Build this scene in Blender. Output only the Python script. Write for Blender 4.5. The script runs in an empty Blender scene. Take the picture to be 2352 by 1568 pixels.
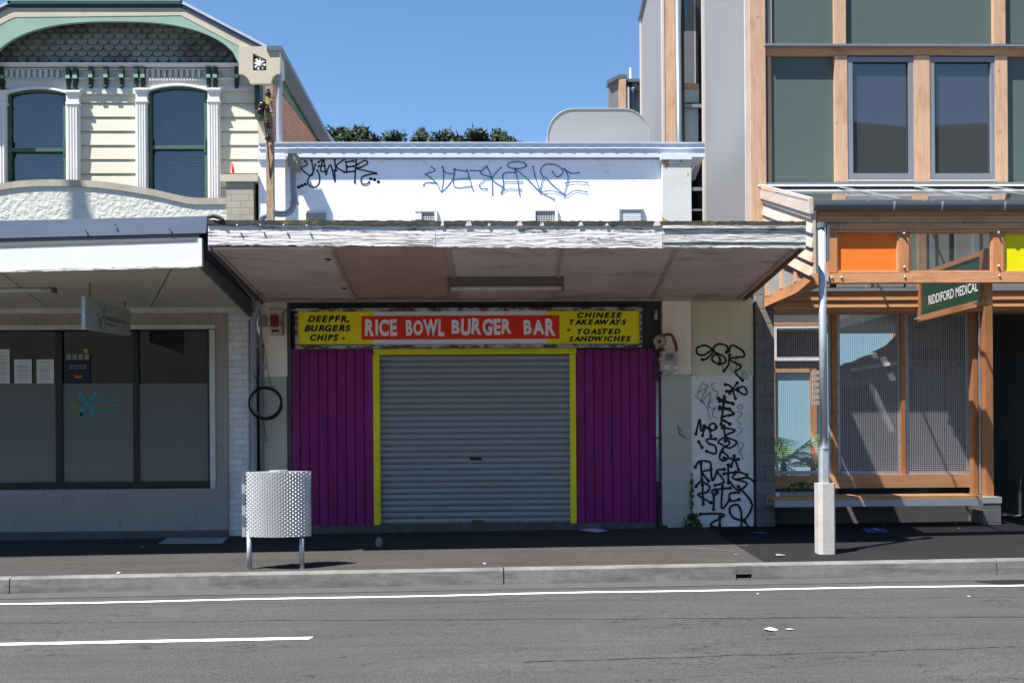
import bpy, math, random
from mathutils import Vector, Matrix
random.seed(7)
S = bpy.context.scene
COL = S.collection
# ------------------------------------------------------------------ camera, world, sun, exposure
LENS = 36.0; SHIFT = 0.0855; EYE = 1.6
cd = bpy.data.cameras.new('camera'); cam = bpy.data.objects.new('camera', cd); COL.objects.link(cam)
cd.lens = LENS; cd.sensor_width = 36; cd.shift_y = SHIFT; cd.clip_end = 2000; cd.clip_start = .05
ROT = Matrix.Rotation(math.radians(-1.43), 4, 'Z') @ Matrix.Rotation(math.radians(90), 4, 'X') @ Matrix.Rotation(math.radians(-.4), 4, 'Z')
cam.matrix_world = Matrix.Translation((0, 0, EYE)) @ ROT
S.camera = cam
SUNV = Vector((-.45, -.29, 1)).normalized()
w = bpy.data.worlds.new("World"); S.world = w; w.use_nodes = True
nt = w.node_tree; sky = nt.nodes.new('ShaderNodeTexSky'); sky.sky_type = 'NISHITA'; sky.sun_disc = False
sky.sun_elevation = math.asin(SUNV.z); sky.sun_rotation = math.atan2(SUNV.x, SUNV.y) % (2*math.pi)
sky.air_density = 1.0; sky.dust_density = 0.1; sky.ozone_density = 3.0
bg = nt.nodes['Background']; bg.inputs[1].default_value = 0.068
hsv = nt.nodes.new('ShaderNodeHueSaturation'); hsv.inputs['Saturation'].default_value = 1.14; hsv.inputs['Value'].default_value = 1.0
nt.links.new(sky.outputs[0], hsv.inputs['Color']); nt.links.new(hsv.outputs[0], bg.inputs[0])
sl = bpy.data.lights.new('sun', 'SUN'); sl.energy = 5.0; sl.angle = math.radians(.53); sl.color = (1, .96, .9)
so = bpy.data.objects.new('sun', sl); COL.objects.link(so); so.rotation_euler = SUNV.to_track_quat('Z', 'Y').to_euler(); so.location = (-20, -13, 45)
S.view_settings.view_transform = 'Standard'; S.view_settings.look = 'None'; S.view_settings.gamma = 1; S.view_settings.use_curve_mapping = False
S.view_settings.exposure = 1.45
S.render.resolution_x = 1024; S.render.resolution_y = 682
try: S.cycles.max_bounces = 8; S.cycles.diffuse_bounces = 4; S.cycles.transparent_max_bounces = 16
except Exception: pass

# ------------------------------------------------------------------ geometry helpers
R3 = ROT.to_3x3()
def P(u, v, Y):                                   # a point of the photo (2352 px wide) on the plane y = Y
    r = R3 @ Vector(((u-1176)/2352*36/LENS, (784-v)/2352*36/LENS + SHIFT*36/LENS, -1))
    t = Y/r.y
    return Vector((r.x*t, Y, EYE + r.z*t))
def PX(u, v, X):                                  # ... on the plane x = X
    r = R3 @ Vector(((u-1176)/2352*36/LENS, (784-v)/2352*36/LENS + SHIFT*36/LENS, -1))
    t = X/r.x
    return Vector((X, r.y*t, EYE + r.z*t))
KY = 10.54; KB = 10.69; W = 13.6; CY = 11.05
def G(x, y):                                      # ground height
    if y < KY: return .008*x
    return .155 + .008*x + max(0, min(y, 14)-KB)*.034
ORG = {}
class MB:
    def __init__(s): s.v = []; s.f = []; s.uv = None
    def add(s, vs, fs):
        n = len(s.v); s.v += [tuple(p) for p in vs]; s.f += [tuple(n+i for i in f) for f in fs]; return s
    def box(s, x0, x1, y0, y1, z0, z1):
        return s.add([(x0,y0,z0),(x1,y0,z0),(x1,y1,z0),(x0,y1,z0),(x0,y0,z1),(x1,y0,z1),(x1,y1,z1),(x0,y1,z1)],
            [(0,3,2,1),(4,5,6,7),(0,1,5,4),(1,2,6,5),(2,3,7,6),(3,0,4,7)])
    def ub(s, u0, v0, u1, v1, Y, D=.05):          # box whose front face covers a photo rectangle
        vm = (v0+v1)/2; um = (u0+u1)/2
        return s.box(P(u0,vm,Y).x, P(u1,vm,Y).x, Y, Y+D, P(um,v1,Y).z, P(um,v0,Y).z)
    def prism(s, pts, Y, D=.05):
        return s.ex([P(u,v,Y) for u,v in pts], Vector((0,D,0)))
    def ex(s, pts, d):
        n = len(pts); d = Vector(d)
        pts = [Vector(p) for p in pts]
        return s.add(pts + [p+d for p in pts], [tuple(range(n)), tuple(range(2*n-1, n-1, -1))] + [(i, n+i, n+(i+1)%n, (i+1)%n) for i in range(n)])
    def quad(s, a, b, c, d): return s.add([a,b,c,d], [(0,1,2,3)])
    def tube(s, pts, r, n=8, caps=True, r2=None):
        pts = [Vector(p) for p in pts]; rings = []; m = len(pts); up = Vector((0,0,1))
        t0 = (pts[1]-pts[0]).normalized(); a = t0.cross(up)
        if a.length < .01: a = t0.cross(Vector((1,0,0)))
        a.normalize()
        for i, p in enumerate(pts):
            t = (pts[min(i+1,m-1)]-pts[max(i-1,0)]).normalized()
            a = (a - t*a.dot(t)).normalized(); b = t.cross(a)
            rr = r if r2 is None else r+(r2-r)*i/(m-1)
            rings.append([p+(a*math.cos(k*2*math.pi/n)+b*math.sin(k*2*math.pi/n))*rr for k in range(n)])
        vs = [q for g in rings for q in g]; fs = []
        for i in range(m-1):
            for k in range(n): fs.append((i*n+k, i*n+(k+1)%n, (i+1)*n+(k+1)%n, (i+1)*n+k))
        if caps: fs += [tuple(range(n-1,-1,-1)), tuple((m-1)*n+k for k in range(n))]
        return s.add(vs, fs)
    def disc(s, c, r, ax, d, n=12):               # short cylinder along ax
        c = Vector(c); ax = Vector(ax).normalized()
        return s.tube([c, c+ax*d], r, n)
    def dome(s, c, r, n=8):                       # ball
        vs = []; fs = []; c = Vector(c); m = 5
        for i in range(m+1):
            th = math.pi*i/m
            for k in range(n): vs.append(c+Vector((math.sin(th)*math.cos(k*2*math.pi/n), math.sin(th)*math.sin(k*2*math.pi/n), math.cos(th)))*r)
        for i in range(m):
            for k in range(n): fs.append((i*n+k, (i+1)*n+k, (i+1)*n+(k+1)%n, i*n+(k+1)%n))
        return s.add(vs, fs)
    def stroke(s, pts, wd, base, O=Vector((0,0,0))):   # ribbon of paint on a wall (pts: Vector list, facing -y)
        pts = smooth(pts); n = len(pts); L = []; Rr = []
        for i, p in enumerate(pts):
            t = (pts[min(i+1,n-1)]-pts[max(i-1,0)])
            if t.length < 1e-6: t = Vector((1,0,0))
            t.normalize(); nn = Vector((-t.z, 0, t.x))
            ww = wd*(.5+.5*random.random()*.25)
            off = Vector((0, -base-i*.00002, 0))
            L.append(p+nn*ww/2+off); Rr.append(p-nn*ww/2+off)
        s.add(L+Rr, [(i, i+1, n+i+1, n+i) for i in range(n-1)])
        for q in (pts[0], pts[-1]):
            c = q+Vector((0,-base-.0006,0)); k = 8
            s.add([c+Vector((math.cos(j*2*math.pi/k),0,math.sin(j*2*math.pi/k)))*wd*.5 for j in range(k)], [tuple(range(k))])
        return s
    def text(s, st, O, ax, az, wdt, hgt, bold=0.0, shear=0.0, jit=0.0, d=None):
        ax = Vector(ax).normalized(); az = Vector(az).normalized(); O = Vector(O)
        vs, fs = glyphs(st, bold, shear, jit)
        x0 = min(p[0] for p in vs); x1 = max(p[0] for p in vs); y0 = min(p[1] for p in vs); y1 = max(p[1] for p in vs)
        return s.add([O+ax*((p[0]-x0)/(x1-x0)*wdt)+az*((p[1]-y0)/(y1-y0)*hgt) for p in vs], fs)
    def ut(s, st, u0, v0, u1, v1, Y, **k):        # text filling a photo rectangle
        a = P(u0, v1, Y); b = P(u1, v1, Y); c = P(u0, v0, Y)
        return s.text(st, a, (1,0,0), (0,0,1), b.x-a.x, c.z-a.z, **k)
    def build(s, name, mat, parent=None, sm=False, label=None):
        me = bpy.data.meshes.new(name)
        o0 = ORG[parent.name] if parent else (Vector(s.v[0]) if s.v else Vector())
        if not parent:
            xs = [p[0] for p in s.v]; ys = [p[1] for p in s.v]; zs = [p[2] for p in s.v]
            o0 = Vector(((min(xs)+max(xs))/2, (min(ys)+max(ys))/2, min(zs)))
        me.from_pydata([Vector(p)-o0 for p in s.v], [], s.f); me.materials.append(mat)
        if sm:
            for p in me.polygons: p.use_smooth = True
        o = bpy.data.objects.new(name, me); COL.objects.link(o)
        ORG[o.name] = o0
        if parent: o.parent = parent
        else: o.location = o0
        if label: o['label'] = label
        return o
def smooth(pts, k=5):
    pts = [Vector(p) for p in pts]
    if len(pts) < 3:
        return [pts[0].lerp(pts[-1], i/3) for i in range(4)]
    out = []
    for i in range(len(pts)-1):
        p0 = pts[max(i-1,0)]; p1 = pts[i]; p2 = pts[i+1]; p3 = pts[min(i+2,len(pts)-1)]
        for j in range(k):
            t = j/k
            out.append(.5*((2*p1)+(-p0+p2)*t+(2*p0-5*p1+4*p2-p3)*t*t+(-p0+3*p1-3*p2+p3)*t*t*t))
    out.append(pts[-1]); return out
def glyphs(st, bold, shear, jit):
    V = []; F = []; x = 0
    parts = list(st) if jit else [st]
    for ch in parts:
        if ch == ' ' and jit: x += .38; continue
        c = bpy.data.curves.new('lettering', 'FONT'); c.body = ch; c.size = 1; c.offset = bold; c.shear = shear; c.resolution_u = 3
        o = bpy.data.objects.new('lettering', c); COL.objects.link(o)
        dg = bpy.context.evaluated_depsgraph_get(); me = o.evaluated_get(dg).to_mesh()
        vs = [tuple(p.co) for p in me.vertices]; fs = [tuple(p.vertices) for p in me.polygons]
        o.evaluated_get(dg).to_mesh_clear(); bpy.data.objects.remove(o); bpy.data.curves.remove(c)
        if not vs: continue
        mx = min(p[0] for p in vs); Mx = max(p[0] for p in vs)
        a = random.uniform(-jit, jit)*.5; sc = 1+random.uniform(-jit, jit)*.8; dy = random.uniform(-jit, jit)*.2
        tp = random.uniform(-.25, .25)*(jit > 0)
        n = len(V); cx = (mx+Mx)/2
        for p in vs:
            X = (p[0]-cx)*(1+tp*(p[1]-.35)); Y = (p[1]-.35)*sc
            V.append((x+(cx-mx if jit else cx)+X*math.cos(a)-Y*math.sin(a), X*math.sin(a)+Y*math.cos(a)+dy, 0))
        F += [tuple(n+i for i in f) for f in fs]
        if jit: x += (Mx-mx)+.07
    return V, F
def thing(name, loc, label, cat, group=None):
    o = bpy.data.objects.new(name, None); COL.objects.link(o); o.location = loc; o.empty_display_size = .2
    ORG[o.name] = Vector(loc); return tag(o, label, cat, group)
def tag(o, label, cat, group=None):
    o['label'] = label; o['category'] = cat
    if group: o['group'] = group
    return o
def setting(o, label=None):
    o['kind'] = 'structure'
    if label: o['label'] = label
    return o

# ------------------------------------------------------------------ materials
def node(t, ty, **k):
    n = t.nodes.new(ty)
    for a, b in k.items(): setattr(n, a, b)
    return n
def mat(name, col, rough=.7, metal=0., var=.12, sc=3., bump=.0, bsc=60., stretch=(1,1,1), col2=None, mixlo=.45, mixhi=.6, sc2=2., st2=(1,1,1), spec=.3, det=4, dirt=0.):
    m = bpy.data.materials.new(name); m.use_nodes = True; t = m.node_tree; L = t.links
    b = t.nodes['Principled BSDF']; b.inputs['Roughness'].default_value = rough; b.inputs['Metallic'].default_value = metal
    b.inputs['Specular IOR Level'].default_value = spec
    tc = node(t, 'ShaderNodeTexCoord'); mp = node(t, 'ShaderNodeMapping'); mp.inputs['Scale'].default_value = stretch
    L.new(tc.outputs['Object'], mp.inputs[0])
    n1 = node(t, 'ShaderNodeTexNoise'); n1.inputs['Scale'].default_value = sc; n1.inputs['Detail'].default_value = det+2; n1.inputs['Roughness'].default_value = .65
    L.new(mp.outputs[0], n1.inputs[0])
    r1 = node(t, 'ShaderNodeMapRange'); r1.inputs[1].default_value = .3; r1.inputs[2].default_value = .7; r1.inputs[3].default_value = 1-var; r1.inputs[4].default_value = 1+var
    L.new(n1.outputs[0], r1.inputs[0])
    base = node(t, 'ShaderNodeRGB'); base.outputs[0].default_value = (*col, 1); out = base.outputs[0]
    if col2:
        mp2 = node(t, 'ShaderNodeMapping'); mp2.inputs['Scale'].default_value = st2; mp2.inputs['Location'].default_value = (3.1, 1.7, 5.3)
        L.new(tc.outputs['Object'], mp2.inputs[0])
        n2 = node(t, 'ShaderNodeTexNoise'); n2.inputs['Scale'].default_value = sc2; n2.inputs['Detail'].default_value = 8; n2.inputs['Roughness'].default_value = .7
        L.new(mp2.outputs[0], n2.inputs[0])
        r2 = node(t, 'ShaderNodeMapRange'); r2.inputs[1].default_value = mixlo; r2.inputs[2].default_value = mixhi
        L.new(n2.outputs[0], r2.inputs[0])
        mx = node(t, 'ShaderNodeMix', data_type='RGBA'); mx.inputs[7].default_value = (*col2, 1)
        L.new(r2.outputs[0], mx.inputs[0]); L.new(out, mx.inputs[6]); out = mx.outputs[2]
    mul = node(t, 'ShaderNodeMix', data_type='RGBA', blend_type='MULTIPLY'); mul.inputs[0].default_value = 1
    L.new(out, mul.inputs[6]); L.new(r1.outputs[0], mul.inputs[7])
    L.new(mul.outputs[2], b.inputs['Base Color'])
    if bump:
        n3 = node(t, 'ShaderNodeTexNoise'); n3.inputs['Scale'].default_value = bsc; n3.inputs['Detail'].default_value = 3
        L.new(mp.outputs[0], n3.inputs[0]); bp = node(t, 'ShaderNodeBump'); bp.inputs['Strength'].default_value = bump; bp.inputs['Distance'].default_value = .02
        L.new(n3.outputs[0], bp.inputs['Height']); L.new(bp.outputs[0], b.inputs['Normal'])
    return m
def cracks(m, scale, st, lo=.012, col=(.07,.065,.06), amt=1.0):
    t = m.node_tree; L = t.links; b = t.nodes['Principled BSDF']; tc = node(t, 'ShaderNodeTexCoord'); mp = node(t, 'ShaderNodeMapping'); mp.inputs['Scale'].default_value = st
    L.new(tc.outputs['Object'], mp.inputs[0]); n = node(t, 'ShaderNodeTexNoise'); n.inputs['Scale'].default_value = scale; n.inputs['Detail'].default_value = 6; n.inputs['Roughness'].default_value = .6; L.new(mp.outputs[0], n.inputs[0])
    a = node(t, 'ShaderNodeMath', operation='SUBTRACT'); a.inputs[1].default_value = .5; L.new(n.outputs[0], a.inputs[0]); q = node(t, 'ShaderNodeMath', operation='ABSOLUTE'); L.new(a.outputs[0], q.inputs[0])
    g = node(t, 'ShaderNodeMapRange'); g.inputs[1].default_value = lo*.4; g.inputs[2].default_value = lo; g.inputs[3].default_value = amt; g.inputs[4].default_value = 0; L.new(q.outputs[0], g.inputs[0])
    src = b.inputs['Base Color'].links[0].from_socket; mx = node(t, 'ShaderNodeMix', data_type='RGBA'); mx.inputs[7].default_value = (*col, 1)
    L.new(g.outputs[0], mx.inputs[0]); L.new(src, mx.inputs[6]); L.new(mx.outputs[2], b.inputs['Base Color']); return m
def glass(name, refl=.12, body=(.02,.02,.025), trans=.0, rough=.02, tint=(1,1,1)):
    m = bpy.data.materials.new(name); m.use_nodes = True; t = m.node_tree; L = t.links; t.nodes.clear()
    o = node(t, 'ShaderNodeOutputMaterial'); gl = node(t, 'ShaderNodeBsdfGlossy'); gl.inputs['Roughness'].default_value = rough
    df = node(t, 'ShaderNodeBsdfDiffuse'); df.inputs[0].default_value = (*body, 1)
    tr = node(t, 'ShaderNodeBsdfTransparent'); tr.inputs[0].default_value = (*tint, 1)
    m1 = node(t, 'ShaderNodeMixShader'); m1.inputs[0].default_value = trans; L.new(df.outputs[0], m1.inputs[1]); L.new(tr.outputs[0], m1.inputs[2])
    lw = node(t, 'ShaderNodeLayerWeight'); lw.inputs[0].default_value = .25
    r = node(t, 'ShaderNodeMapRange'); r.inputs[3].default_value = refl; r.inputs[4].default_value = .9; L.new(lw.outputs['Fresnel'], r.inputs[0])
    r.inputs[1].default_value = .02
    m2 = node(t, 'ShaderNodeMixShader'); L.new(r.outputs[0], m2.inputs[0]); L.new(m1.outputs[0], m2.inputs[1]); L.new(gl.outputs[0], m2.inputs[2])
    L.new(m2.outputs[0], o.inputs[0]); return m
def brickmat(name, col, mortar, bw, bh, rough=.8, var=.1, ms=.012, swap=True, bump=.6):
    m = mat(name, col, rough, var=var, sc=4); t = m.node_tree; L = t.links; b = t.nodes['Principled BSDF']
    tc = node(t, 'ShaderNodeTexCoord'); sp = node(t, 'ShaderNodeSeparateXYZ'); cb = node(t, 'ShaderNodeCombineXYZ')
    L.new(tc.outputs['Object'], sp.inputs[0]); L.new(sp.outputs[0], cb.inputs[0]); L.new(sp.outputs[2], cb.inputs[1])
    br = node(t, 'ShaderNodeTexBrick'); br.inputs['Scale'].default_value = 1; br.inputs['Brick Width'].default_value = bw; br.inputs['Row Height'].default_value = bh
    br.inputs['Mortar Size'].default_value = ms; br.inputs['Mortar Smooth'].default_value = .3
    br.inputs['Color1'].default_value = (1,1,1,1); br.inputs['Color2'].default_value = (.86,.86,.86,1); br.inputs['Mortar'].default_value = (*mortar,1)
    L.new(cb.outputs[0], br.inputs[0])
    src = b.inputs['Base Color'].links[0].from_socket
    mu = node(t, 'ShaderNodeMix', data_type='RGBA', blend_type='MULTIPLY'); mu.inputs[0].default_value = 1
    L.new(src, mu.inputs[6]); L.new(br.outputs[0], mu.inputs[7]); L.new(mu.outputs[2], b.inputs['Base Color'])
    bp = node(t, 'ShaderNodeBump', invert=True); bp.inputs['Strength'].default_value = bump; bp.inputs['Distance'].default_value = .01
    L.new(br.outputs['Fac'], bp.inputs['Height']); L.new(bp.outputs[0], b.inputs['Normal']); return m
def timber(name, col, dark, ax='z', sc=1.0, rough=.6):
    st = {'z': (14,14,.9), 'x': (.9,14,14), 'y': (14,.9,14)}[ax]
    return mat(name, col, rough, var=.14, sc=2.2*sc, stretch=st, col2=dark, mixlo=.5, mixhi=.72, sc2=3.2, st2={'z': (2.5,2.5,.7), 'x': (.7,2.5,2.5), 'y': (2.5,.7,2.5)}[ax], bump=.15, bsc=6)
M = {}
def asphalt(name, lo, hi, streak=.25):
    m = bpy.data.materials.new(name); m.use_nodes = True; t = m.node_tree; L = t.links; b = t.nodes['Principled BSDF']
    b.inputs['Roughness'].default_value = .88; b.inputs['Specular IOR Level'].default_value = .12
    tc = node(t, 'ShaderNodeTexCoord')
    def nz(scale, st=(1,1,1), det=5, loc=(0,0,0), ro=.6):
        mp = node(t, 'ShaderNodeMapping'); mp.inputs['Scale'].default_value = st; mp.inputs['Location'].default_value = loc; L.new(tc.outputs['Object'], mp.inputs[0])
        n = node(t, 'ShaderNodeTexNoise'); n.inputs['Scale'].default_value = scale; n.inputs['Detail'].default_value = det; n.inputs['Roughness'].default_value = ro
        L.new(mp.outputs[0], n.inputs[0]); return n.outputs[0]
    def rng(s, a, bb, c, d):
        r = node(t, 'ShaderNodeMapRange'); r.inputs[1].default_value = a; r.inputs[2].default_value = bb; r.inputs[3].default_value = c; r.inputs[4].default_value = d; L.new(s, r.inputs[0]); return r.outputs[0]
    def mul(a, c):
        n = node(t, 'ShaderNodeMath', operation='MULTIPLY'); L.new(a, n.inputs[0]); L.new(c, n.inputs[1]); return n.outputs[0]
    speck = rng(nz(70, det=3), .3, .7, .62, 1.38)
    fine = rng(nz(24, det=6, ro=.8), .3, .7, .85, 1.15)
    patch = rng(nz(.7, (1,2.2,1)), .3, .7, .86, 1.12)
    str_ = rng(nz(1.6, (.16,5.5,1), 6, (5,3,0)), .35, .62, 1-streak, 1.06)
    spots = rng(nz(5, (1,2.5,1), 2, (9,2,0)), .70, .74, 1, .55)
    f = mul(mul(mul(speck, fine), mul(patch, str_)), spots)
    mx = node(t, 'ShaderNodeMix', data_type='RGBA', blend_type='MULTIPLY'); mx.inputs[0].default_value = 1
    mx.inputs[6].default_value = (*lo, 1); L.new(f, mx.inputs[7]); L.new(mx.outputs[2], b.inputs['Base Color'])
    bp = node(t, 'ShaderNodeBump'); bp.inputs['Strength'].default_value = .5; bp.inputs['Distance'].default_value = .006
    L.new(nz(90, det=2), bp.inputs['Height']); L.new(bp.outputs[0], b.inputs['Normal']); return m
M['road'] = asphalt('road asphalt', (.056,.056,.0565), 0, .07)
M['path'] = asphalt('footpath asphalt', (.044,.042,.041), 0, .12)
M['pathdark'] = asphalt('new footpath asphalt', (.014,.0136,.0146), 0, .1)
M['kerb'] = mat('kerb concrete', (.155,.152,.143), .85, var=.16, sc=9, bump=.12, bsc=60, col2=(.05,.05,.05), mixlo=.44, mixhi=.74, sc2=2.0, st2=(.6,1,4))
M['gutter'] = mat('gutter concrete', (.058,.058,.06), .85, var=.2, sc=9, stretch=(.4,3,1), bump=.3, bsc=70, col2=(.04,.04,.04), mixlo=.6, mixhi=.68, sc2=3, st2=(.3,4,1))
M['line'] = mat('white road paint', (.78,.78,.76), .7, var=.08, sc=12, col2=(.4,.4,.4), mixlo=.66, mixhi=.7, sc2=18)
M['tar'] = mat('old tar', (.028,.028,.028), .8, var=.3, sc=6)
M['dirt'] = mat('bare ground', (.05,.05,.04), .95, var=.3, sc=1)
M['hillm'] = mat('hill vegetation', (.03,.038,.026), .95, var=.4, sc=.15)
M['rust'] = mat('rusty steel', (.16,.07,.035), .9, var=.4, sc=12)
M['white'] = mat('white painted wall', (.86,.87,.89), .75, var=.04, sc=2, bump=.12, bsc=30, col2=(.62,.62,.62), mixlo=.62, mixhi=.8, sc2=1.6)
M['pier'] = mat('flaking white pier', (.50,.50,.47), .8, var=.08, sc=3, bump=.06, bsc=30, col2=(.34,.20,.05), mixlo=.57, mixhi=.585, sc2=2.4, st2=(1,1,.8))
M['creampier'] = mat('cream paint', (.85,.76,.66), .8, var=.1, sc=2, stretch=(3,3,.6), bump=.15, bsc=25)
M['greypaint'] = mat('grey paint with blue flecks', (.46,.44,.37), .7, var=.08, sc=2, bump=.2, bsc=25, col2=(.16,.42,.60), mixlo=.712, mixhi=.722, sc2=4)
M['greengrey'] = mat('green grey paint', (.58,.57,.42), .75, var=.1, sc=1.4, stretch=(2,2,.6), bump=.15, bsc=25)
M['greywhite'] = mat('scuffed white paint', (.74,.73,.70), .75, var=.1, sc=2.5, bump=.15, bsc=25, col2=(.33,.33,.3), mixlo=.6, mixhi=.75, sc2=2)
M['peel'] = mat('peeling white fascia', (.60,.59,.58), .8, var=.12, sc=4, stretch=(.5,5,5), bump=.5, bsc=9, col2=(.15,.14,.13), mixlo=.56, mixhi=.64, sc2=7, st2=(.25,3,6))
M['peel2'] = mat('weathered grey fascia', (.54,.55,.53), .8, var=.15, sc=4, stretch=(.5,5,5), bump=.5, bsc=10, col2=(.27,.27,.24), mixlo=.48, mixhi=.64, sc2=7, st2=(.22,3,6.5))
M['moss'] = mat('mossy black edge', (.05,.05,.045), .95, var=.4, sc=10, col2=(.14,.13,.03), mixlo=.55, mixhi=.65, sc2=4)
M['soffit'] = mat('stained pink soffit', (.62,.50,.475), .8, var=.12, sc=1.5, col2=(.20,.14,.10), mixlo=.52, mixhi=.75, sc2=1.1, st2=(1,2,1))
M['soffitbrown'] = mat('brown stained soffit', (.46,.32,.25), .8, var=.15, sc=2)
M['batten'] = mat('soffit batten', (.42,.32,.29), .8, var=.15, sc=5)
M['zinc'] = mat('zinc flashing', (.62,.65,.72), .45, .2, var=.07, sc=2, stretch=(.6,2,2))
M['galv'] = mat('galvanised steel', (.42,.45,.48), .45, .5, var=.12, sc=5)
M['hoodm'] = mat('galvanised sheet', (.22,.24,.25), .6, .1, var=.06, sc=1.2, stretch=(.6,1,3))
M['bluemetal'] = mat('blue grey roof metal', (.095,.125,.18), .5, .3, var=.08, sc=2)
M['darkmetal'] = mat('dark painted metal', (.045,.048,.05), .6, var=.2, sc=4)
M['lintel'] = mat('dark grey lintel', (.10,.10,.105), .7, var=.15, sc=3)
M['purple'] = mat('purple boards', (.22,.012,.13), .55, var=.30, sc=2.6, stretch=(4,1,.45), col2=(.25,.012,.22), mixlo=.58, mixhi=.62, sc2=.9)
M['yellow'] = mat('yellow paint', (.80,.70,.01), .55, var=.1, sc=3, col2=(.5,.45,.08), mixlo=.6, mixhi=.75, sc2=2)
M['signyellow'] = mat('yellow acrylic sign', (.85,.74,.0), .5, var=.05, sc=2)
M['signred'] = mat('red acrylic sign', (.80,.035,.004), .5, var=.04, sc=2)
M['signwhite'] = mat('white acrylic sign', (.78,.74,.78), .5, var=.03, sc=2)
M['letters'] = mat('white letters', (.88,.85,.9), .5, var=.02)
M['black'] = mat('black paint', (.012,.012,.014), .5, var=.2, sc=6)
M['signframe'] = mat('rusting sign frame', (.42,.41,.38), .7, var=.2, sc=8, col2=(.09,.06,.045), mixlo=.47, mixhi=.53, sc2=6, st2=(1.2,4,4))
M['roller'] = mat('grey roller shutter', (.31,.32,.33), .55, .0, var=.06, sc=2, stretch=(.4,1,2))
M['sill'] = mat('concrete sill', (.10,.095,.09), .9, var=.3, sc=9, bump=.4)
M['cream'] = mat('cream weatherboard', (.56,.545,.44), .6, var=.05, sc=3, stretch=(.5,3,3), col2=(.5,.45,.3), mixlo=.62, mixhi=.8, sc2=1.6)
M['trim'] = mat('off white trim', (.68,.675,.66), .55, var=.04, sc=3, col2=(.5,.42,.3), mixlo=.66, mixhi=.8, sc2=5)
M['shadeW'] = mat('grey white moulding', (.55,.545,.50), .65, var=.1, sc=5)
M['barge'] = mat('stone coloured barge board', (.46,.41,.31), .6, var=.06, sc=2, col2=(.3,.27,.2), mixlo=.6, mixhi=.8, sc2=2)
M['sage'] = mat('sage green board', (.22,.34,.27), .6, var=.06, sc=2)
M['dkgreen'] = mat('dark green paint', (.02,.055,.04), .5, var=.1, sc=4)
M['midgreen'] = mat('window frame green', (.05,.11,.08), .5, var=.1, sc=4)
M['scallop'] = mat('grey green shingles', (.27,.28,.235), .75, var=.14, sc=6, col2=(.07,.06,.04), mixlo=.42, mixhi=.66, sc2=1.6)
M['stucco'] = mat('roughcast stucco', (.52,.505,.45), .9, var=.06, sc=3, bump=1.0, bsc=16)
M['coping'] = brickmat('painted brick coping', (.36,.33,.26), (.8,.8,.8), .22, 5, .8, bump=.25, ms=.006)
M['brickpaint'] = brickmat('painted brickwork', (.34,.31,.24), (.75,.75,.75), .23, .086, .8, bump=.3, ms=.007)
M['whitebrick'] = brickmat('white painted brick', (.74,.73,.73), (.75,.75,.75), .24, .086, .75, ms=.007)
M['taupe'] = mat('taupe plaster', (.33,.30,.27), .85, var=.08, sc=1.5, bump=.1, bsc=30)
M['darkplinth'] = mat('dark plinth', (.10,.10,.105), .9, var=.2, sc=5)
M['redcorr'] = mat('terracotta corrugated iron', (.20,.085,.055), .6, var=.12, sc=3)
M['blackframe'] = mat('black window frame', (.02,.02,.018), .4, var=.1)
M['shopglass'] = glass('shop glass', .07, (.01,.01,.012), .6)
M['frosted'] = glass('frosted film', .045, (.13,.135,.14), 0, .12)
M['upglass'] = glass('upstairs glass', .10, (.012,.02,.035), .8)
M['medglass'] = glass('office glass', .17, (.035,.04,.045), 0)
M['blind'] = mat('venetian blind', (.62,.62,.62), .6, var=.05)
M['dark'] = mat('dark room', (.012,.012,.013), .9)
M['roofglass'] = glass('porch roof glass', .12, (.30,.30,.29), .8)
M['clear'] = glass('clear porch glazing', .09, (.2,.2,.2), .9)
M['larch'] = timber('pale larch', (.46,.29,.185), (.36,.19,.10), 'z')
M['larchx'] = timber('pale larch rail', (.46,.25,.14), (.34,.13,.05), 'x')
M['cedar'] = timber('orange cedar', (.44,.19,.075), (.30,.11,.04), 'z')
M['cedarx'] = timber('orange cedar beam', (.50,.255,.12), (.34,.15,.06), 'x')
M['cedary'] = timber('orange cedar side beam', (.44,.215,.10), (.30,.13,.05), 'y')
def knots(m, col, sc=2.2):
    t = m.node_tree; L = t.links; b = t.nodes['Principled BSDF']; tc = node(t, 'ShaderNodeTexCoord'); vo = node(t, 'ShaderNodeTexVoronoi'); vo.inputs['Scale'].default_value = sc; L.new(tc.outputs['Object'], vo.inputs[0])
    g = node(t, 'ShaderNodeMapRange'); g.inputs[1].default_value = .03; g.inputs[2].default_value = .085; g.inputs[3].default_value = .65; g.inputs[4].default_value = 0; L.new(vo.outputs['Distance'], g.inputs[0])
    src = b.inputs['Base Color'].links[0].from_socket; mx = node(t, 'ShaderNodeMix', data_type='RGBA'); mx.inputs[7].default_value = (*col, 1)
    L.new(g.outputs[0], mx.inputs[0]); L.new(src, mx.inputs[6]); L.new(mx.outputs[2], b.inputs['Base Color'])
for k_ in ('larch','larchx'): knots(M[k_], (.22,.10,.05), 3.2)
for k_ in ('cedar','cedarx'): knots(M[k_], (.16,.06,.02), 2.8)
M['silverw'] = timber('silvered timber', (.42,.36,.31), (.5,.28,.15), 'y')
M['edgew'] = mat('pale timber edge', (.42,.37,.34), .7, var=.12, sc=4, stretch=(4,4,.7))
M['corr'] = mat('ribbed grey cladding', (.155,.16,.17), .6, .0, var=.03, sc=1)
M['panel'] = mat('green grey panel', (.075,.105,.098), .45, var=.04, sc=1)
M['panel2'] = mat('grey side panel', (.24,.26,.25), .5, var=.04, sc=1)
M['winframe'] = mat('grey aluminium', (.19,.21,.235), .4, .2, var=.03)
M['wire'] = mat('galvanised wire', (.60,.60,.62), .6, .0, var=.05)
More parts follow.
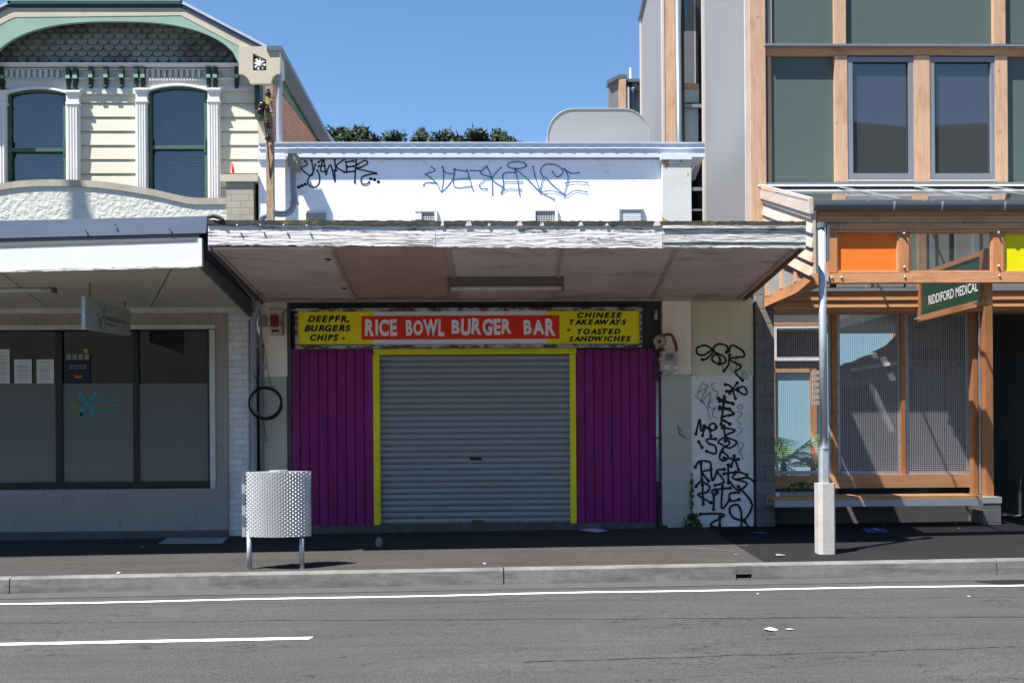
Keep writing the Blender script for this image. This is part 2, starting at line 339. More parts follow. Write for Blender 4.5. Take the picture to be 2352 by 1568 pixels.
M['gutterm'] = mat('grey gutter', (.12,.14,.165), .4, .3, var=.05)
M['orange'] = mat('orange panel', (.74,.17,.02), .5, var=.05, sc=5)
M['citrus'] = mat('citrus yellow panel', (.66,.60,.0), .5, var=.05, sc=5)
M['signgreen'] = mat('green sign board', (.015,.07,.045), .35, var=.08, sc=2)
M['block'] = brickmat('concrete blockwork', (.17,.165,.16), (.75,.75,.75), .39, .19, .9, var=.15)
M['conc'] = mat('pale concrete', (.38,.365,.34), .85, var=.1, sc=4, bump=.15, bsc=40, col2=(.35,.34,.32), mixlo=.6, mixhi=.8, sc2=2)
M['bluepanel'] = mat('light blue cladding', (.26,.44,.55), .5, var=.04, sc=1)
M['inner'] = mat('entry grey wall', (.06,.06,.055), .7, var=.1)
M['slate'] = mat('grey boards', (.13,.135,.14), .7, var=.12, sc=3, stretch=(.5,2,4))
M['fern'] = mat('fern leaf', (.10,.19,.035), .6, var=.35, sc=9)
M['leaf'] = mat('dark tree leaf', (.018,.04,.014), .7, var=.5, sc=1.2)
M['weed'] = mat('weed leaf', (.05,.10,.03), .7, var=.4, sc=20)
M['bark'] = mat('bark', (.06,.045,.03), .9, var=.3, sc=5)
M['bin'] = mat('bright tread plate', (.42,.43,.45), .38, .45, var=.06, sc=2)
M['paper'] = mat('paper', (.62,.62,.62), .8, var=.05)
M['lilac'] = mat('lilac paper', (.55,.45,.75), .8, var=.05)
M['bluepaint'] = mat('blue ground paint', (.04,.06,.25), .8, var=.3, sc=12)
M['pipe'] = mat('pvc pipe', (.26,.27,.30), .5, var=.05)
M['pipegrey'] = mat('grey pvc pipe', (.30,.31,.34), .5, var=.08, sc=3)
M['creamplastic'] = mat('cream plastic', (.27,.25,.17), .5, var=.05)
M['beige'] = mat('beige enamel', (.44,.36,.30), .5, var=.12, sc=7)
M['redlens'] = mat('dark red lens', (.20,.008,.012), .3)
M['cable'] = mat('black cable', (.012,.012,.012), .5)
M['oldwood'] = mat('weathered post', (.36,.25,.15), .85, var=.22, sc=3, stretch=(9,9,.8), col2=(.28,.25,.22), mixlo=.48, mixhi=.62, sc2=2.2, st2=(3,3,.7), bump=.6, bsc=12)
M['insul'] = mat('brown glazed insulator', (.04,.018,.012), .15)
M['tube'] = mat('fluorescent tube', (.55,.53,.50), .3)
M['fitting'] = mat('dusty light fitting', (.13,.11,.10), .7, var=.2, sc=6)
M['teal'] = mat('teal print', (.02,.27,.30), .6)
M['lime'] = mat('green print', (.12,.26,.03), .6)
M['navy'] = mat('navy poster', (.008,.009,.022), .4)
M['tagblue'] = mat('blue spray paint', (.03,.13,.23), .7, var=.3, sc=5)
M['redpl'] = mat('red plastic', (.70,.05,.02), .4)
M['signpale'] = mat('pale sign board', (.36,.37,.37), .5, var=.05)
M['faint'] = mat('faint text', (.20,.22,.22), .6)
M['olive'] = mat('lichen paint', (.35,.32,.03), .8)
M['tin'] = mat('white painted louvre', (.72,.72,.74), .6)

cracks(M['peel'], 2.5, (.35,3,5), .012); cracks(M['peel2'], 3, (.3,3,6), .016, amt=.8); cracks(M['white'], 1.2, (1,1,1), .0025, (.4,.4,.42), .6); cracks(M['taupe'], .8, (1.5,1,.8), .0025, (.1,.1,.1), .7)
cracks(M['road'], .22, (.6,1.6,1), .0016, (.02,.02,.02), .7); cracks(M['path'], .3, (.7,1,1), .0015, (.015,.015,.015), .6); cracks(M['conc'], 1.5, (1,1,1), .004, (.2,.2,.18), .5)
# ------------------------------------------------------------------ setting
def strip(name, y0, y1, zf, m, x0=-60, x1=60, nx=24, ny=4, label=None):
    b = MB(); vs = []; fs = []
    for j in range(ny+1):
        for i in range(nx+1):
            x = x0+(x1-x0)*i/nx; y = y0+(y1-y0)*j/ny; vs.append((x, y, zf(x, y)))
    for j in range(ny):
        for i in range(nx): a = j*(nx+1)+i; fs.append((a, a+1, a+nx+2, a+nx+1))
    b.add(vs, fs); o = b.build(name, m); return setting(o, label)
strip('ground', -400, 600, lambda x,y: -.6, M['dirt'], -500, 500, 4, 4, 'bare ground stretching under and behind the buildings')
strip('road', -17, KY-.001, lambda x,y: .008*x, M['road'], label='grey worn asphalt road in front of the shops')
strip('opposite_footpath', -23, -17.01, lambda x,y: .12+.008*x, M['conc'], label='pale footpath across the street behind the viewer')
strip('gutter_channel', KY-.34, KY-.002, lambda x,y: .008*x+.004, M['gutter'], label='narrow stained channel along the foot of the kerb')
b = MB(); x = -60.0
joints = sorted([P(22,1340,KY).x, P(1157,1325,KY).x, P(2290,1310,KY).x] + [-60,-40,-22,-14,-10,14,22,40,60])
dr0, dr1 = P(1690,1325,KY).x, P(1727,1325,KY).x
for a, c in zip(joints, joints[1:]):
    xs = [a+.006] + [q for q in (dr0, dr1) if a < q < c] + [c-.006]
    for p, q in zip(xs, xs[1:]):
        zp, zq = .008*p, .008*q
        if abs(p-dr0) < 1e-6:     # drain mouth: notch in the face
            b.ex([(p,KY,-.05+zp),(p,KY+.12,-.05+zp),(p,KY+.12,.018+zp),(p,KY,.018+zp)], (q-p,0,zq-zp))
            b.ex([(p,KY+.12,-.05+zp),(p,KB,-.05+zp),(p,KB,.16+zp),(p,KY+.12,.16+zp)], (q-p,0,zq-zp))
            b.ex([(p,KY,.062+zp),(p,KY+.12,.062+zp),(p,KY+.12,.16+zp),(p,KY+.012,.16+zp),(p,KY,.148+zp)], (q-p,0,zq-zp))
        else:
            b.ex([(p,KY-.012,-.05+zp),(p,KB,-.05+zp),(p,KB,.16+zp),(p,KY+.016,.16+zp),(p,KY,.144+zp)], (q-p,0,zq-zp))
setting(b.build('kerb', M['kerb']), 'pale stained concrete kerb with a small drain mouth')
dk = P(1688,1275,12).x
strip('footpath', KB+.001, 30, lambda x,y: G(x,y), M['path'], -60, dk, 20, 30, 'grey asphalt footpath below the shop verandahs')
strip('new_footpath', KB+.001, 30, lambda x,y: G(x,y), M['pathdark'], dk, 60, 20, 30, 'darker fresh asphalt footpath before the timber building')
def sheet(name, pts, m, dz=.006, label=None, kind=True):
    b = MB(); b.add([(x,y,G(x,y)+dz) for x,y in pts], [tuple(range(len(pts)))]); o = b.build(name, m)
    return setting(o, label) if kind else o
b = MB()
for i in range(60):
    x0 = -20+i*.7; x1 = x0+.7; f = lambda x: 9.86+.035*math.sin(x*.7+1)*(.4 if x < 2 else 1)+.02*math.sin(x*2.1)
    b.quad((x0,f(x0),.008*x0+.005),(x1,f(x1),.008*x1+.005),(x1,f(x1)+.072,.008*x1+.005),(x0,f(x0)+.072,.008*x0+.005))
setting(b.build('edge_line', M['line']), 'thin continuous white line beside the kerb')
sheet('lane_line', [(-12,7.93),(-1.38,7.93),(-1.36,8.02),(-12,8.02)], M['line'], .005, 'white dashed lane line ending mid road')
b = MB(); vs = []; fs = []
for j, (y, h) in enumerate([(-110,0),(-135,28),(-165,60),(-230,74),(-330,50)]):
    for i in range(41):
        x = -400+i*20; vs.append((x, y, -.5 + h*(.80+.20*math.tanh(x/45))*(1+.03*math.sin(i*.9)+.02*math.sin(i*2.3))))
for j in range(4):
    for i in range(40): a = j*41+i; fs.append((a,a+1,a+42,a+41))
b.add(vs, fs); setting(b.build('hill', M['hillm']), 'dark wooded hill across the street, mirrored in the office windows')
# ------------------------------------------------------------------ burger takeaway shop
SH = thing('takeaway_shop', (0, W, G(0,W)), 'low white-walled takeaway shop with purple boards, roller shutter and graffiti above the peeling verandah', 'shop')
xl, xr = P(592,420,W).x, P(1588,420,W).x
b = MB(); zt = P(1100,348,W).z; zb = P(1100,675,W).z
b.box(P(655,420,W).x, P(1524,420,W).x, W, W+.3, zb, zt-.02)
b.box(P(596,420,W).x+.02, xr-.02, W+.3, 21.5, G(0,W), zt-.05)
UW = b.build('upper_wall', M['white'], SH)
b = MB(); b.ub(655,354,1522,366,W-.004,.01); b.build('wall_dark_board', M['darkplinth'], SH)  # board painted dark along the top of the wall
b = MB(); b.ub(1522,366,1588,520,W-.12,.4); b.build('pier', M['pier'], SH, label='flaking white pier with ochre patches at the right end of the upper wall')
b = MB(); b.ub(1518,353,1589,366,W-.15,.45); b.build('pier_cap', M['zinc'], SH)
b = MB(); b.ub(594,366,655,520,W-.10,.4); b.build('pier', M['white'], SH)
b = MB(); b.ub(591,355,657,366,W-.13,.45); b.build('pier_cap', M['zinc'], SH)
# roof capping
b = MB(); FY = W-.20
z0, z1 = P(1100,350,FY).z, P(1100,322,FY).z; fx0, fx1 = P(590,336,FY).x, P(1623,336,FY).x
FY2 = W-.07
pf = [(FY2, z0-.03), (FY2-.012, z0-.03), (FY2-.012, (z0+z1)/2-.005), (FY2-.03, (z0+z1)/2+.003), (FY2-.02, (z0+z1)/2+.012), (FY2-.02, z1-.02), (FY2-.04, z1-.008), (FY2-.04, z1), (W+.4, z1+.02), (W+.4, z0-.03)]
b.ex([(fx0, y, z) for y, z in pf], (fx1-fx0, 0, 0))
cap = b.build('roof_capping', M['zinc'], SH)
b = MB(); x = fx0+.1; zm = (z0+z1)/2
while x < fx1-.1:
    b.box(x, x+.045, FY2-.034, FY2-.028, zm+.004, zm+.012); x += .19
b.build('capping_clip', M['tin'], cap)
# vents
def vent(u0, u1, v0, louvre=False, chipped=False):
    b = MB(); b.ub(u0,v0,u1,v0+5,W-.03,.05); b.ub(u0,v0+5,u0+6,512,W-.03,.05); b.ub(u1-6,v0+5,u1,512,W-.03,.05)
    f = b.build('air_vent', M['greywhite'] if not louvre else M['winframe'], SH)
    b = MB(); b.ub(u0+6,v0+5,u1-6,512,W-.003,.004); b.build('vent_backing', M['dark'] if not louvre else M['tin'], f)
    b = MB()
    if louvre:
        for k in range(6): b.ub(u0+7,v0+7+k*4.2,u1-7,v0+9.4+k*4.2,W-.022,.012)
        b.build('louvre', M['tin'], f)
    else:
        n = 8; uw = (u1-u0-12)/n
        for k in range(n+1): b.ub(u0+6+k*uw-.9,v0+8,u0+6+k*uw+.9,512,W-.012,.006)
        for k in range(6): b.ub(u0+6,v0+7+k*5,u1-6,v0+8.8+k*5,W-.014,.006)
        b.build('grille', M['shadeW'], f)
        if chipped:
            b = MB(); b.ub(u0+5,v0+9,u0+20,v0+23,W-.035,.02); b.build('vent_card', M['tin'], f)
vent(697,755,483); vent(948,1004,481,chipped=True); vent(1224,1281,479); vent(1423,1479,480,louvre=True)
# graffiti
K = .57388*.57422
def crop(ox, oy): return lambda x, y: (ox*.57422+x*K, oy*.57422+y*K)
def graf(strokes, f, Y, wd, base=.002, mb=None):
    b = mb or MB()
    for i, st in enumerate(strokes):
        b.stroke([P(*f(x,y), Y) for x, y in st], wd, base+i*.00025)
    return b
def ell(cx, cy, rx, ry, a0=0, a1=380, n=14): return [(cx+rx*math.cos(math.radians(a0+(a1-a0)*i/n)), cy+ry*math.sin(math.radians(a0+(a1-a0)*i/n))) for i in range(n+1)]
f2 = crop(1000,0)
blk = [[(385,1125),(400,1150),(358,1172),(400,1216),(432,1222),(440,1190),(430,1120)],[(455,1150),(440,1200),(405,1250),(410,1290),(450,1305),(480,1280),(485,1230),(470,1190)],
 [(478,1132),(505,1118),(492,1190),(525,1196)],[(480,1160),(520,1158)],[(515,1120),(530,1215)],[(530,1215),(562,1150),(592,1270),(590,1190)],[(590,1115),(600,1190)],[(665,1108),(602,1160),(660,1200)],
 ell(625,1088,46,18),[(668,1130),(722,1124)],[(680,1165),(722,1160)],[(658,1202),(728,1195)],[(670,1130),(675,1200)],[(742,1098),(730,1270)],[(745,1150),(800,1120),(820,1140),(780,1165),(742,1176),(870,1205),(880,1210)],
 [(880,1210),(800,1225),(775,1250),(780,1280),(810,1285),(830,1270)]]
b = graf(blk, f2, W, .034)
for x, y in [(842,1247),(868,1253),(895,1268),(340,1305),(362,1295),(385,1285)]:
    b.stroke([P(*f2(x-2,y),W), P(*f2(x+2,y),W)], .04, .002)
b.build('graffiti', M['black'], UW, label='black sprayed tag on the white wall')
f3 = crop(2000,0); o3 = 1742.5
blu = [[(1265,1165),(1290,1190),(1225,1213)],[(1340,1165),(1365,1205),(1425,1225),(1340,1335),(1300,1275),(1225,1215)],[(1345,1165),(1350,1230),(1338,1335)],[(1210,1292),(1232,1272),(1300,1277)],
 [(1420,1182),(1505,1195)],[(1430,1180),(1420,1245),(1430,1305),(1545,1300)],[(1420,1250),(1520,1245)],[(1513,1185),(1555,1325)],[(1540,1190),(1600,1192)],
 [(1650,1160),(1608,1210),(1690,1240),(1640,1255),(1600,1290),(1610,1315),(1652,1317)],[(1650,1160),(1685,1240),(1690,1355)],[(1750,1168),(1690,1248),(1772,1310)],
 [(1845,1203),(1766,1213),(1766,1290),(1750,1346)],[(1766,1270),(1898,1270)],[(1750,1346),(1800,1320),(1890,1325)],[(1845,1175),(1862,1240),(1880,1360)],[(1845,1177),(1935,1250),(2020,1335),(2120,1390)],
 [(1972,1163),(1990,1240),(2020,1330)],ell(1860,1153,66,25),[(2020,1335),(2050,1238),(2110,1290),(2190,1355)],
 [(o3+305,1240),(o3+282,1190),(o3+320,1148),(o3+400,1155),(o3+440,1200),(o3+400,1235),(o3+365,1200)],
 [(o3+450,1180),(o3+475,1240),(o3+450,1365),(o3+520,1330),(o3+605,1340)],[(o3+445,1180),(o3+500,1210),(o3+548,1205)],[(o3+455,1278),(o3+530,1268),(o3+610,1275)],[(o3+275,1340),(o3+370,1333),(o3+450,1365)]]
graf(blu, f2, W, .024, .003).build('graffiti', M['tagblue'], UW, label='long blue sprayed tag across the white wall')
# lower piers
zl = G(0,W)-.1
def low(u0, v0, u1, v1, Y, D, m, name, label=None, par=SH):
    b = MB(); vm = (v0+v1)/2; zz = P((u0+u1)/2, v1, Y).z if v1 < 1200 else zl
    b.box(P(u0,vm,Y).x, P(u1,vm,Y).x, Y, Y+D, zz, P((u0+u1)/2, v0, Y).z); return b.build(name, m, par, label=label)
low(597,688,659,865,W,.4,M['creampier'],'pier','cream upper half of the left pier')
low(597,865,659,1240,W-.01,.41,M['greypaint'],'pier','grey lower half of the left pier flecked with blue')
low(659,690,669,1240,W+.03,.3,M['lintel'],'side_jamb')
low(1522,683,1588,859,W-.02,.4,M['creampier'],'pier','cream upper half of the right pier')
low(1520,859,1589,1240,W-.0,.4,M['greypaint'],'pier','grey lower half of the right pier with blue scuffs')
GW1 = low(1589,686,1730,863,W+.012,.35,M['greengrey'],'wall_panel','green grey upper wall panel')
GW = low(1589,863,1730,1240,W+.01,.35,M['greywhite'],'wall_panel','white lower wall panel covered in black tags')
low(1730,686,1738,1240,W+.12,.2,M['dark'],'wall_gap')
b = MB(); b.ub(655,687,1522,810,W+.16,.2); b.build('lintel', M['lintel'], SH)
b = MB(); b.ub(655,689,1522,705,W+.06,.1); b.build('lintel_beam', M['darkmetal'], SH)
g3 = crop(2000,800); g4 = crop(2000,1600)
hv = [[(1480,1040),(1430,1012),(1375,1030),(1375,1070),(1420,1080),(1478,1045),(1480,1065),(1440,1105),(1410,1112)],
 [(1580,1060),(1585,1020),(1530,1002),(1490,1025),(1500,1060),(1560,1090),(1570,1130),(1520,1140),(1475,1110),(1500,1075),(1530,1100),(1530,1140)],
 [(1600,1080),(1590,1150),(1560,1190)],[(1595,1050),(1620,1012),(1690,1050),(1700,1090),(1640,1095),(1600,1112),(1680,1160),(1640,1200),(1690,1255)],
 [(1570,1285),(1610,1300),(1640,1382)],[(1652,1275),(1600,1345)],[(1580,1332),(1650,1320)],[(1660,1310),(1700,1300),(1722,1340),(1700,1355),(1660,1330)],
 [(1520,1380),(1625,1420)],[(1562,1368),(1540,1560)],[(1530,1440),(1600,1455)],[(1625,1490),(1540,1520),(1600,1560)]]
hv2 = [[(1365,235),(1392,130),(1402,215),(1432,168),(1412,245)],[(1420,180),(1470,210)],[(1455,190),(1470,250)],ell(1482,185,24,24),[(1502,270),(1440,272),(1452,300),(1500,320),(1500,372),(1440,355)],[(1385,290),(1408,328)],
 [(1530,8),(1620,22)],[(1565,-10),(1540,165)],[(1530,60),(1600,68),(1622,100),(1540,120),(1602,165)],[(1560,180),(1570,285)],
 [(1550,190),(1640,210),(1570,250),(1650,290),(1600,332),(1540,305),(1520,290),(1560,262),(1600,300),(1550,340),(1530,400),(1560,422),(1590,392),(1550,358)],[(1560,402),(1662,410)],[(1632,388),(1610,460)],[(1640,418),(1662,482)],
 [(1400,438),(1406,555)],[(1360,465),(1390,425),(1460,430),(1465,480),(1410,500),(1452,562)],[(1470,480),(1480,560),(1512,500)],[(1562,480),(1508,490),(1540,530),(1560,572),(1498,590)],[(1590,450),(1590,575)],[(1560,512),(1642,500)],
 [(1720,520),(1660,500),(1620,540),(1680,560),(1722,582),(1660,625),(1600,570)],[(1660,550),(1720,538),(1767,562)],
 [(1410,590),(1416,722)],[(1365,600),(1400,568),(1460,600),(1440,640),(1378,656),(1470,712)],[(1490,660),(1488,758)],ell(1495,638,18,16),[(1550,600),(1545,752),(1600,692)],[(1500,622),(1602,610)],[(1662,640),(1600,650),(1610,700),(1665,690)],
 [(1660,600),(1740,690),(1752,750),(1700,830),(1620,812),(1600,750),(1650,725),(1680,780),(1680,888)],[(1395,792),(1500,788),(1562,800),(1480,850),(1470,872),(1522,890)],[(1532,810),(1530,872)],[(1702,840),(1732,882)]]
graf(hv, g3, W+.010, .050, .002).build('graffiti', M['black'], GW1, label='heavy black tag at the top of the end wall')
graf(hv2, g4, W+.010, .050, .003).build('graffiti', M['black'], GW, label='stacked heavy black tags down the end wall')
th = [[(1540,1100),(1560,1180),(1600,1150),(1620,1200),(1650,1160),(1640,1100),(1690,1150)],[(1680,1250),(1700,1190),(1726,1245),(1690,1230)],[(1500,1275),(1475,1285),(1485,1320),(1520,1340),(1510,1365)],[(1410,1275),(1375,1350)],
 [(1410,1275),(1450,1300),(1395,1330)],[(1440,1310),(1400,1400),(1425,1410)],[(1410,1400),(1465,1340),(1450,1440)],[(1480,1390),(1450,1430),(1500,1460)],[(1360,1360),(1440,1440),(1462,1520)],[(1500,1440),(1480,1500),(1512,1520)],
 [(1690,1425),(1650,1440),(1680,1460),(1692,1440)],[(1650,1470),(1690,1490),(1650,1530),(1682,1562)],[(1660,1580),(1690,1600),(1650,1640)],[(1650,1690),(1700,1700),(1660,1760)],[(1655,1700),(1690,1800)],[(1240,1570),(1255,1640),(1290,1650)],[(1235,1590),(1270,1600),(1245,1620),(1280,1640),(1300,1665)]]
graf(th, g3, W-.001, .012, .002).build('graffiti', M['black'], GW, label='thin black marker scribbles')
# purple boards
for (u0, u1, off) in ((668,857.6,0), (1323.5,1520,6)):
    b = MB(); n = 9; zt1 = P((u0+u1)/2,801,W).z; zb1 = P((u0+u1)/2,1216,W).z; x0 = P(u0,1000,W).x; x1 = P(u1,1000,W).x; x = x0; wd = .1208
    b.box(x0, x1, W+.05, W+.09, zb1, zt1)
    while x < x1-.01:
        xe = min(x+wd, x1)
        b.ex([(x+.003,W+.05,zb1),(x+.010,W+.032,zb1),(xe-.010,W+.032,zb1),(xe-.003,W+.05,zb1)], (0,0,zt1-zb1)); x += wd
    b.build('purple_boarding', M['purple'], SH)
b = MB(); Yf = W+.0
b.ub(857.6,813,872.5,1213,Yf,.1); b.ub(1310,813,1323.5,1213,Yf,.1); b.ub(857.6,799.5,1323.5,813,Yf,.1); fr = b.build('door_frame', M['yellow'], SH)
b = MB(); ztop = P(1090,813,W).z; zbot = P(1090,1202,W+.08).z; x0 = P(870,1000,W).x; x1 = P(1311,1000,W).x; n = 28; prof = []
hs = (ztop-zbot)/n
for i in range(n):
    zz = ztop-i*hs
    for k, (a, d) in enumerate([(0,.044),(.08,.044),(.13,.020),(.3,.006),(.5,.0),(.72,.004),(.9,.014),(.96,.03)]):
        prof.append((W+.075+d, zz-a*hs))
prof.append((W+.13, zbot))
b.add([(x0,y,z) for y,z in prof]+[(x1,y,z) for y,z in prof], [(i,i+1,len(prof)+i+1,len(prof)+i) for i in range(len(prof)-1)])
rd = b.build('roller_door', M['roller'], SH)
b = MB(); b.ub(1080,1050,1106,1056.5,W+.06,.02); b.build('handle', M['black'], rd)
b = MB(); b.ub(1084,1194,1110,1201,W+.055,.03); b.build('lock', M['rust'], rd)
b = MB(); b.box(P(660,1210,W).x, P(1522,1210,W).x, W-.02, W+.3, zl, P(1090,1203,W).z); b.box(P(872,1210,W).x, P(1310,1210,W).x, W-.005, W+.3, zl, P(1090,1203,W).z+.004)
b.build('door_sill', M['sill'], SH)
# verandah: fascia, soffit, battens
zft, zfb = P(1165,512,CY).z, P(1165,571,CY).z
can = MB(); 
def jag(u0, u1, vt, vb, Y, D, m, name, amp=1.6, par=None, label=None):   # board with ragged lower edge
    b = MB(); n = int((u1-u0)/9); top = []; bot = []
    for i in range(n+1):
        u = u0+(u1-u0)*i/n
        top.append((u, vt(u)+random.uniform(-.4,.4))); bot.append((u, vb(u)+random.uniform(-amp,amp)*(1 if random.random() < .5 else .3)))
    for i in range(n):
        b.ex([P(*bot[i],Y), P(*bot[i+1],Y), P(*top[i+1],Y), P(*top[i],Y)], (0,D,0))
    return b.build(name, m, par, label=label)
VT = lambda u: 513+(u-480)*(3/1370.); VB = lambda u: 562.5+(u-480)*(9/1370.)
fas = jag(478,1000,VT,VB,CY,.05,M['peel'],'verandah_fascia',1.8,SH,'peeling white fascia of the verandah')
jag(1001,1521,VT,lambda u: VB(u)+1,CY-.004,.05,M['peel'],'verandah_fascia',1.8,SH,'peeling white fascia of the verandah')
jag(1522,1851,VT,lambda u: 556,CY-.012,.05,M['peel2'],'verandah_fascia',.6,SH,'weathered grey end of the verandah fascia')
jag(1522,1851,lambda u: 536,lambda u: VB(u)-1.5,CY-.002,.05,M['peel2'],'fascia_board',2.2,SH)
jag(1522,1851,lambda u: 518,lambda u: 524,CY-.03,.05,M['peel2'],'fascia_mould',.5,SH)
b = MB(); n = 150
for i in range(n):
    u0 = 476+(1852-476)*i/n; u1 = 476+(1852-476)*(i+1)/n; d = random.uniform(-.9,.9)
    b.ex([P(u0,VT(u0)+1.5+random.uniform(-1,2.2),CY-.018), P(u1,VT(u1)+1.5+random.uniform(-1,2.2),CY-.018), P(u1,505.5+d+(u1-480)*.002,CY-.018), P(u0,505.5+d+(u0-480)*.002,CY-.018)], (0,.1,0))
b.build('roof_edge', M['moss'], SH)
# torn paint flakes along the top of the fascia
b = MB()
for (u, wd, h) in [(1012,8,12),(1068,16,10),(1186,15,10),(1240,10,8),(1328,12,9),(1390,8,6),(1500,18,12),(1120,7,6)]:
    b.ex([P(u,519,CY-.022), P(u+wd,518,CY-.022), P(u+wd*.8,519-h,CY-.022), P(u+wd*.3,518-h*.8,CY-.022)], (0,.012,.004))
b.build('paint_flake', M['soffit'], SH)
b = MB(); 
for (uc, v, s_) in [(545,517,1),(598,516,1),(652,517,1),(705,518,1)]:
    b.dome(P(uc,v+1,CY-.03), .012)
b.build('roof_nail', M['galv'], SH)
vx0, vx1 = P(480,540,CY).x, P(1848,540,CY).x
zs0 = P(1165,574,CY).z+.03; zs1 = P(1165,688,W).z
def sz(y): return zs0+(zs1-zs0)*(y-CY)/(W-CY)
def sofx(u, v, Y): return P(u, v, Y).x
bl = [(P(760,572,CY).x, P(815,690,W).x), (P(1029,574,CY).x, P(1053,686,W).x), (P(1292,574,CY).x, P(1273,684,W).x), (P(1556,576,CY).x, P(1499,684,W).x)]
bounds = [(vx0, vx0-.03)] + bl + [(vx1, vx1+.02)]
for i in range(5):
    (a0, a1), (c0, c1) = bounds[i], bounds[i+1]
    ym = CY+.8*(W-CY); 
    def lx(a, t): return a[0]+(a[1]-a[0])*t
    b = MB()
    for (t0, t1, dz) in ((0.015,.79,0), (.80,1,.01)):
        ya, yb = CY+t0*(W-CY), CY+t1*(W-CY)
        b.ex([(lx((a0,a1),t0),ya,sz(ya)+dz),(lx((c0,c1),t0),ya,sz(ya)+dz),(lx((c0,c1),t1),yb,sz(yb)+dz),(lx((a0,a1),t1),yb,sz(yb)+dz)], (0,0,.02))
    b.build('soffit_panel', M['soffitbrown'] if i == 1 else M['soffit'], SH)
for a0, a1 in bl + [(vx1-.10, vx1-.08), (vx0+.05,vx0+.05)]:
    b = MB(); b.ex([(a0-.022,CY+.05,sz(CY+.05)-.018),(a0+.022,CY+.05,sz(CY+.05)-.018),(a0+.022,CY+.05,sz(CY+.05)+.002),(a0-.022,CY+.05,sz(CY+.05)+.002)], (a1-a0, W-CY-.05, sz(W)-sz(CY+.05)))
    b.build('soffit_batten', M['batten'], SH)
b = MB(); b.box(vx0, vx1, W-.03, W-.002, sz(W)-.03, sz(W)+.005); b.build('soffit_batten', M['batten'], SH)
b = MB(); b.ex([(vx0+.01,CY+.05,zft-.06),(vx0+.01,W,zft-.22),(vx0+.01,W,zft-.26),(vx0+.01,CY+.05,zft-.1)], (vx1-vx0-.03,0,0)); b.build('verandah_roof', M['bluemetal'], SH)
b = MB(); b.ex([(vx1-.03,CY+.03,zfb-.005),(vx1-.03,W-.002,sz(W)-.02),(vx1-.03,W-.002,sz(W)+.16),(vx1-.03,CY+.03,zft-.02)], (.05,0,0)); b.build('verandah_end', M['rust'], SH, label='rusty end board of the verandah')
b = MB(); b.ex([(vx0-.02,CY+.03,zfb-.005),(vx0-.02,W-.002,sz(W)-.05),(vx0-.02,W-.002,sz(W)+.16),(vx0-.02,CY+.03,zft-.02)], (.04,0,0)); b.build('verandah_end', M['darkplinth'], SH)
b = MB(); b.tube([P(478,499,CY+.02), P(490,496,CY-.02), P(505,500,CY-.02), P(512,506,CY-.02)], .022, 8); b.build('roof_roll', M['moss'], SH)
for (u, v, Y) in ((754,592,11.5),(791,654,12.9)):
    p = P(u,v,Y); p.z = sz(Y); b = MB(); b.box(p.x-.04,p.x+.04,Y-.01,Y+.01,p.z-.012,p.z); b.tube([p,p+Vector((0,0,-.03))],.012); b.build('soffit_hook', M['darkmetal'], SH)

# signboard
SB = thing('shop_sign', P(1077,797,W-.12), 'long red, white and yellow takeaway signboard over the roller shutter', 'sign')
Ys = W-.12
b = MB(); b.ub(678,706.5,1475,714,Ys-.03,.16); b.ub(678,791,1475,798.5,Ys-.03,.16); b.ub(678,714,683.5,791,Ys-.03,.16); b.ub(1469.5,714,1475,791,Ys-.03,.16); b.build('sign_frame', M['signframe'], SB)
for q in ((683.5,714,830,791),(1285,714,1469.5,791)):
    b = MB(); b.ub(*q,Ys,.04); b.build('yellow_panel', M['signyellow'], SB)
for q in ((830,714,858,791),(1255.5,714,1285,791)):
    b = MB(); b.ub(*q,Ys+.001,.04); b.build('yellow_strip', M['signyellow'], SB)
b = MB(); b.ub(858,714,1255.5,791,Ys+.001,.04); b.build('white_panel', M['signwhite'], SB)
b = MB(); b.ub(830,724.5,1285,779,Ys-.002,.04); b.build('red_panel', M['signred'], SB)
b = MB(); cu = lambda x: 574.22+K*x; cv = lambda y: 459.4+K*y
for st, x0, x1, y0, y1 in (('RICE',800,1025,828,950),('BOWL',1085,1355,828,950),('BURGER',1405,1825,822,945),('BAR',1907,2130,825,950)):
    b.ut(st, cu(x0), cv(y0), cu(x1), cv(y1), Ys-.006, bold=.045, jit=.13)
b.build('lettering', M['letters'], SB)
b = MB()
for st, x0, x1, y0, y1 in (('DEEPFR,',405,690,805,858),('BURGERS',380,700,870,916),('CHIPS -',420,660,935,981),('CHINESE',2282,2592,783,823),('TAKEAWAYS',2227,2622,832,871),('TOASTED',2282,2582,897,936),('SANDWICHES',2224,2652,948,986),('*',2208,2232,898,920)):
    for q_, (dx, dy) in enumerate(((-.55,0),(.55,0),(0,.4),(0,-.4))):
        random.seed(st); b.ut(st, cu(x0)+dx, cv(y0)+dy, cu(x1)+dx, cv(y1)+dy, Ys-.005-q_*.0003, bold=.03, shear=.25, jit=.06)
b.build('lettering', M['black'], SB)
b = MB(); b.tube([P(620,710,W-.05), P(680,712,W-.10)], .008); b.build('sign_bracket', M['signframe'], SB)

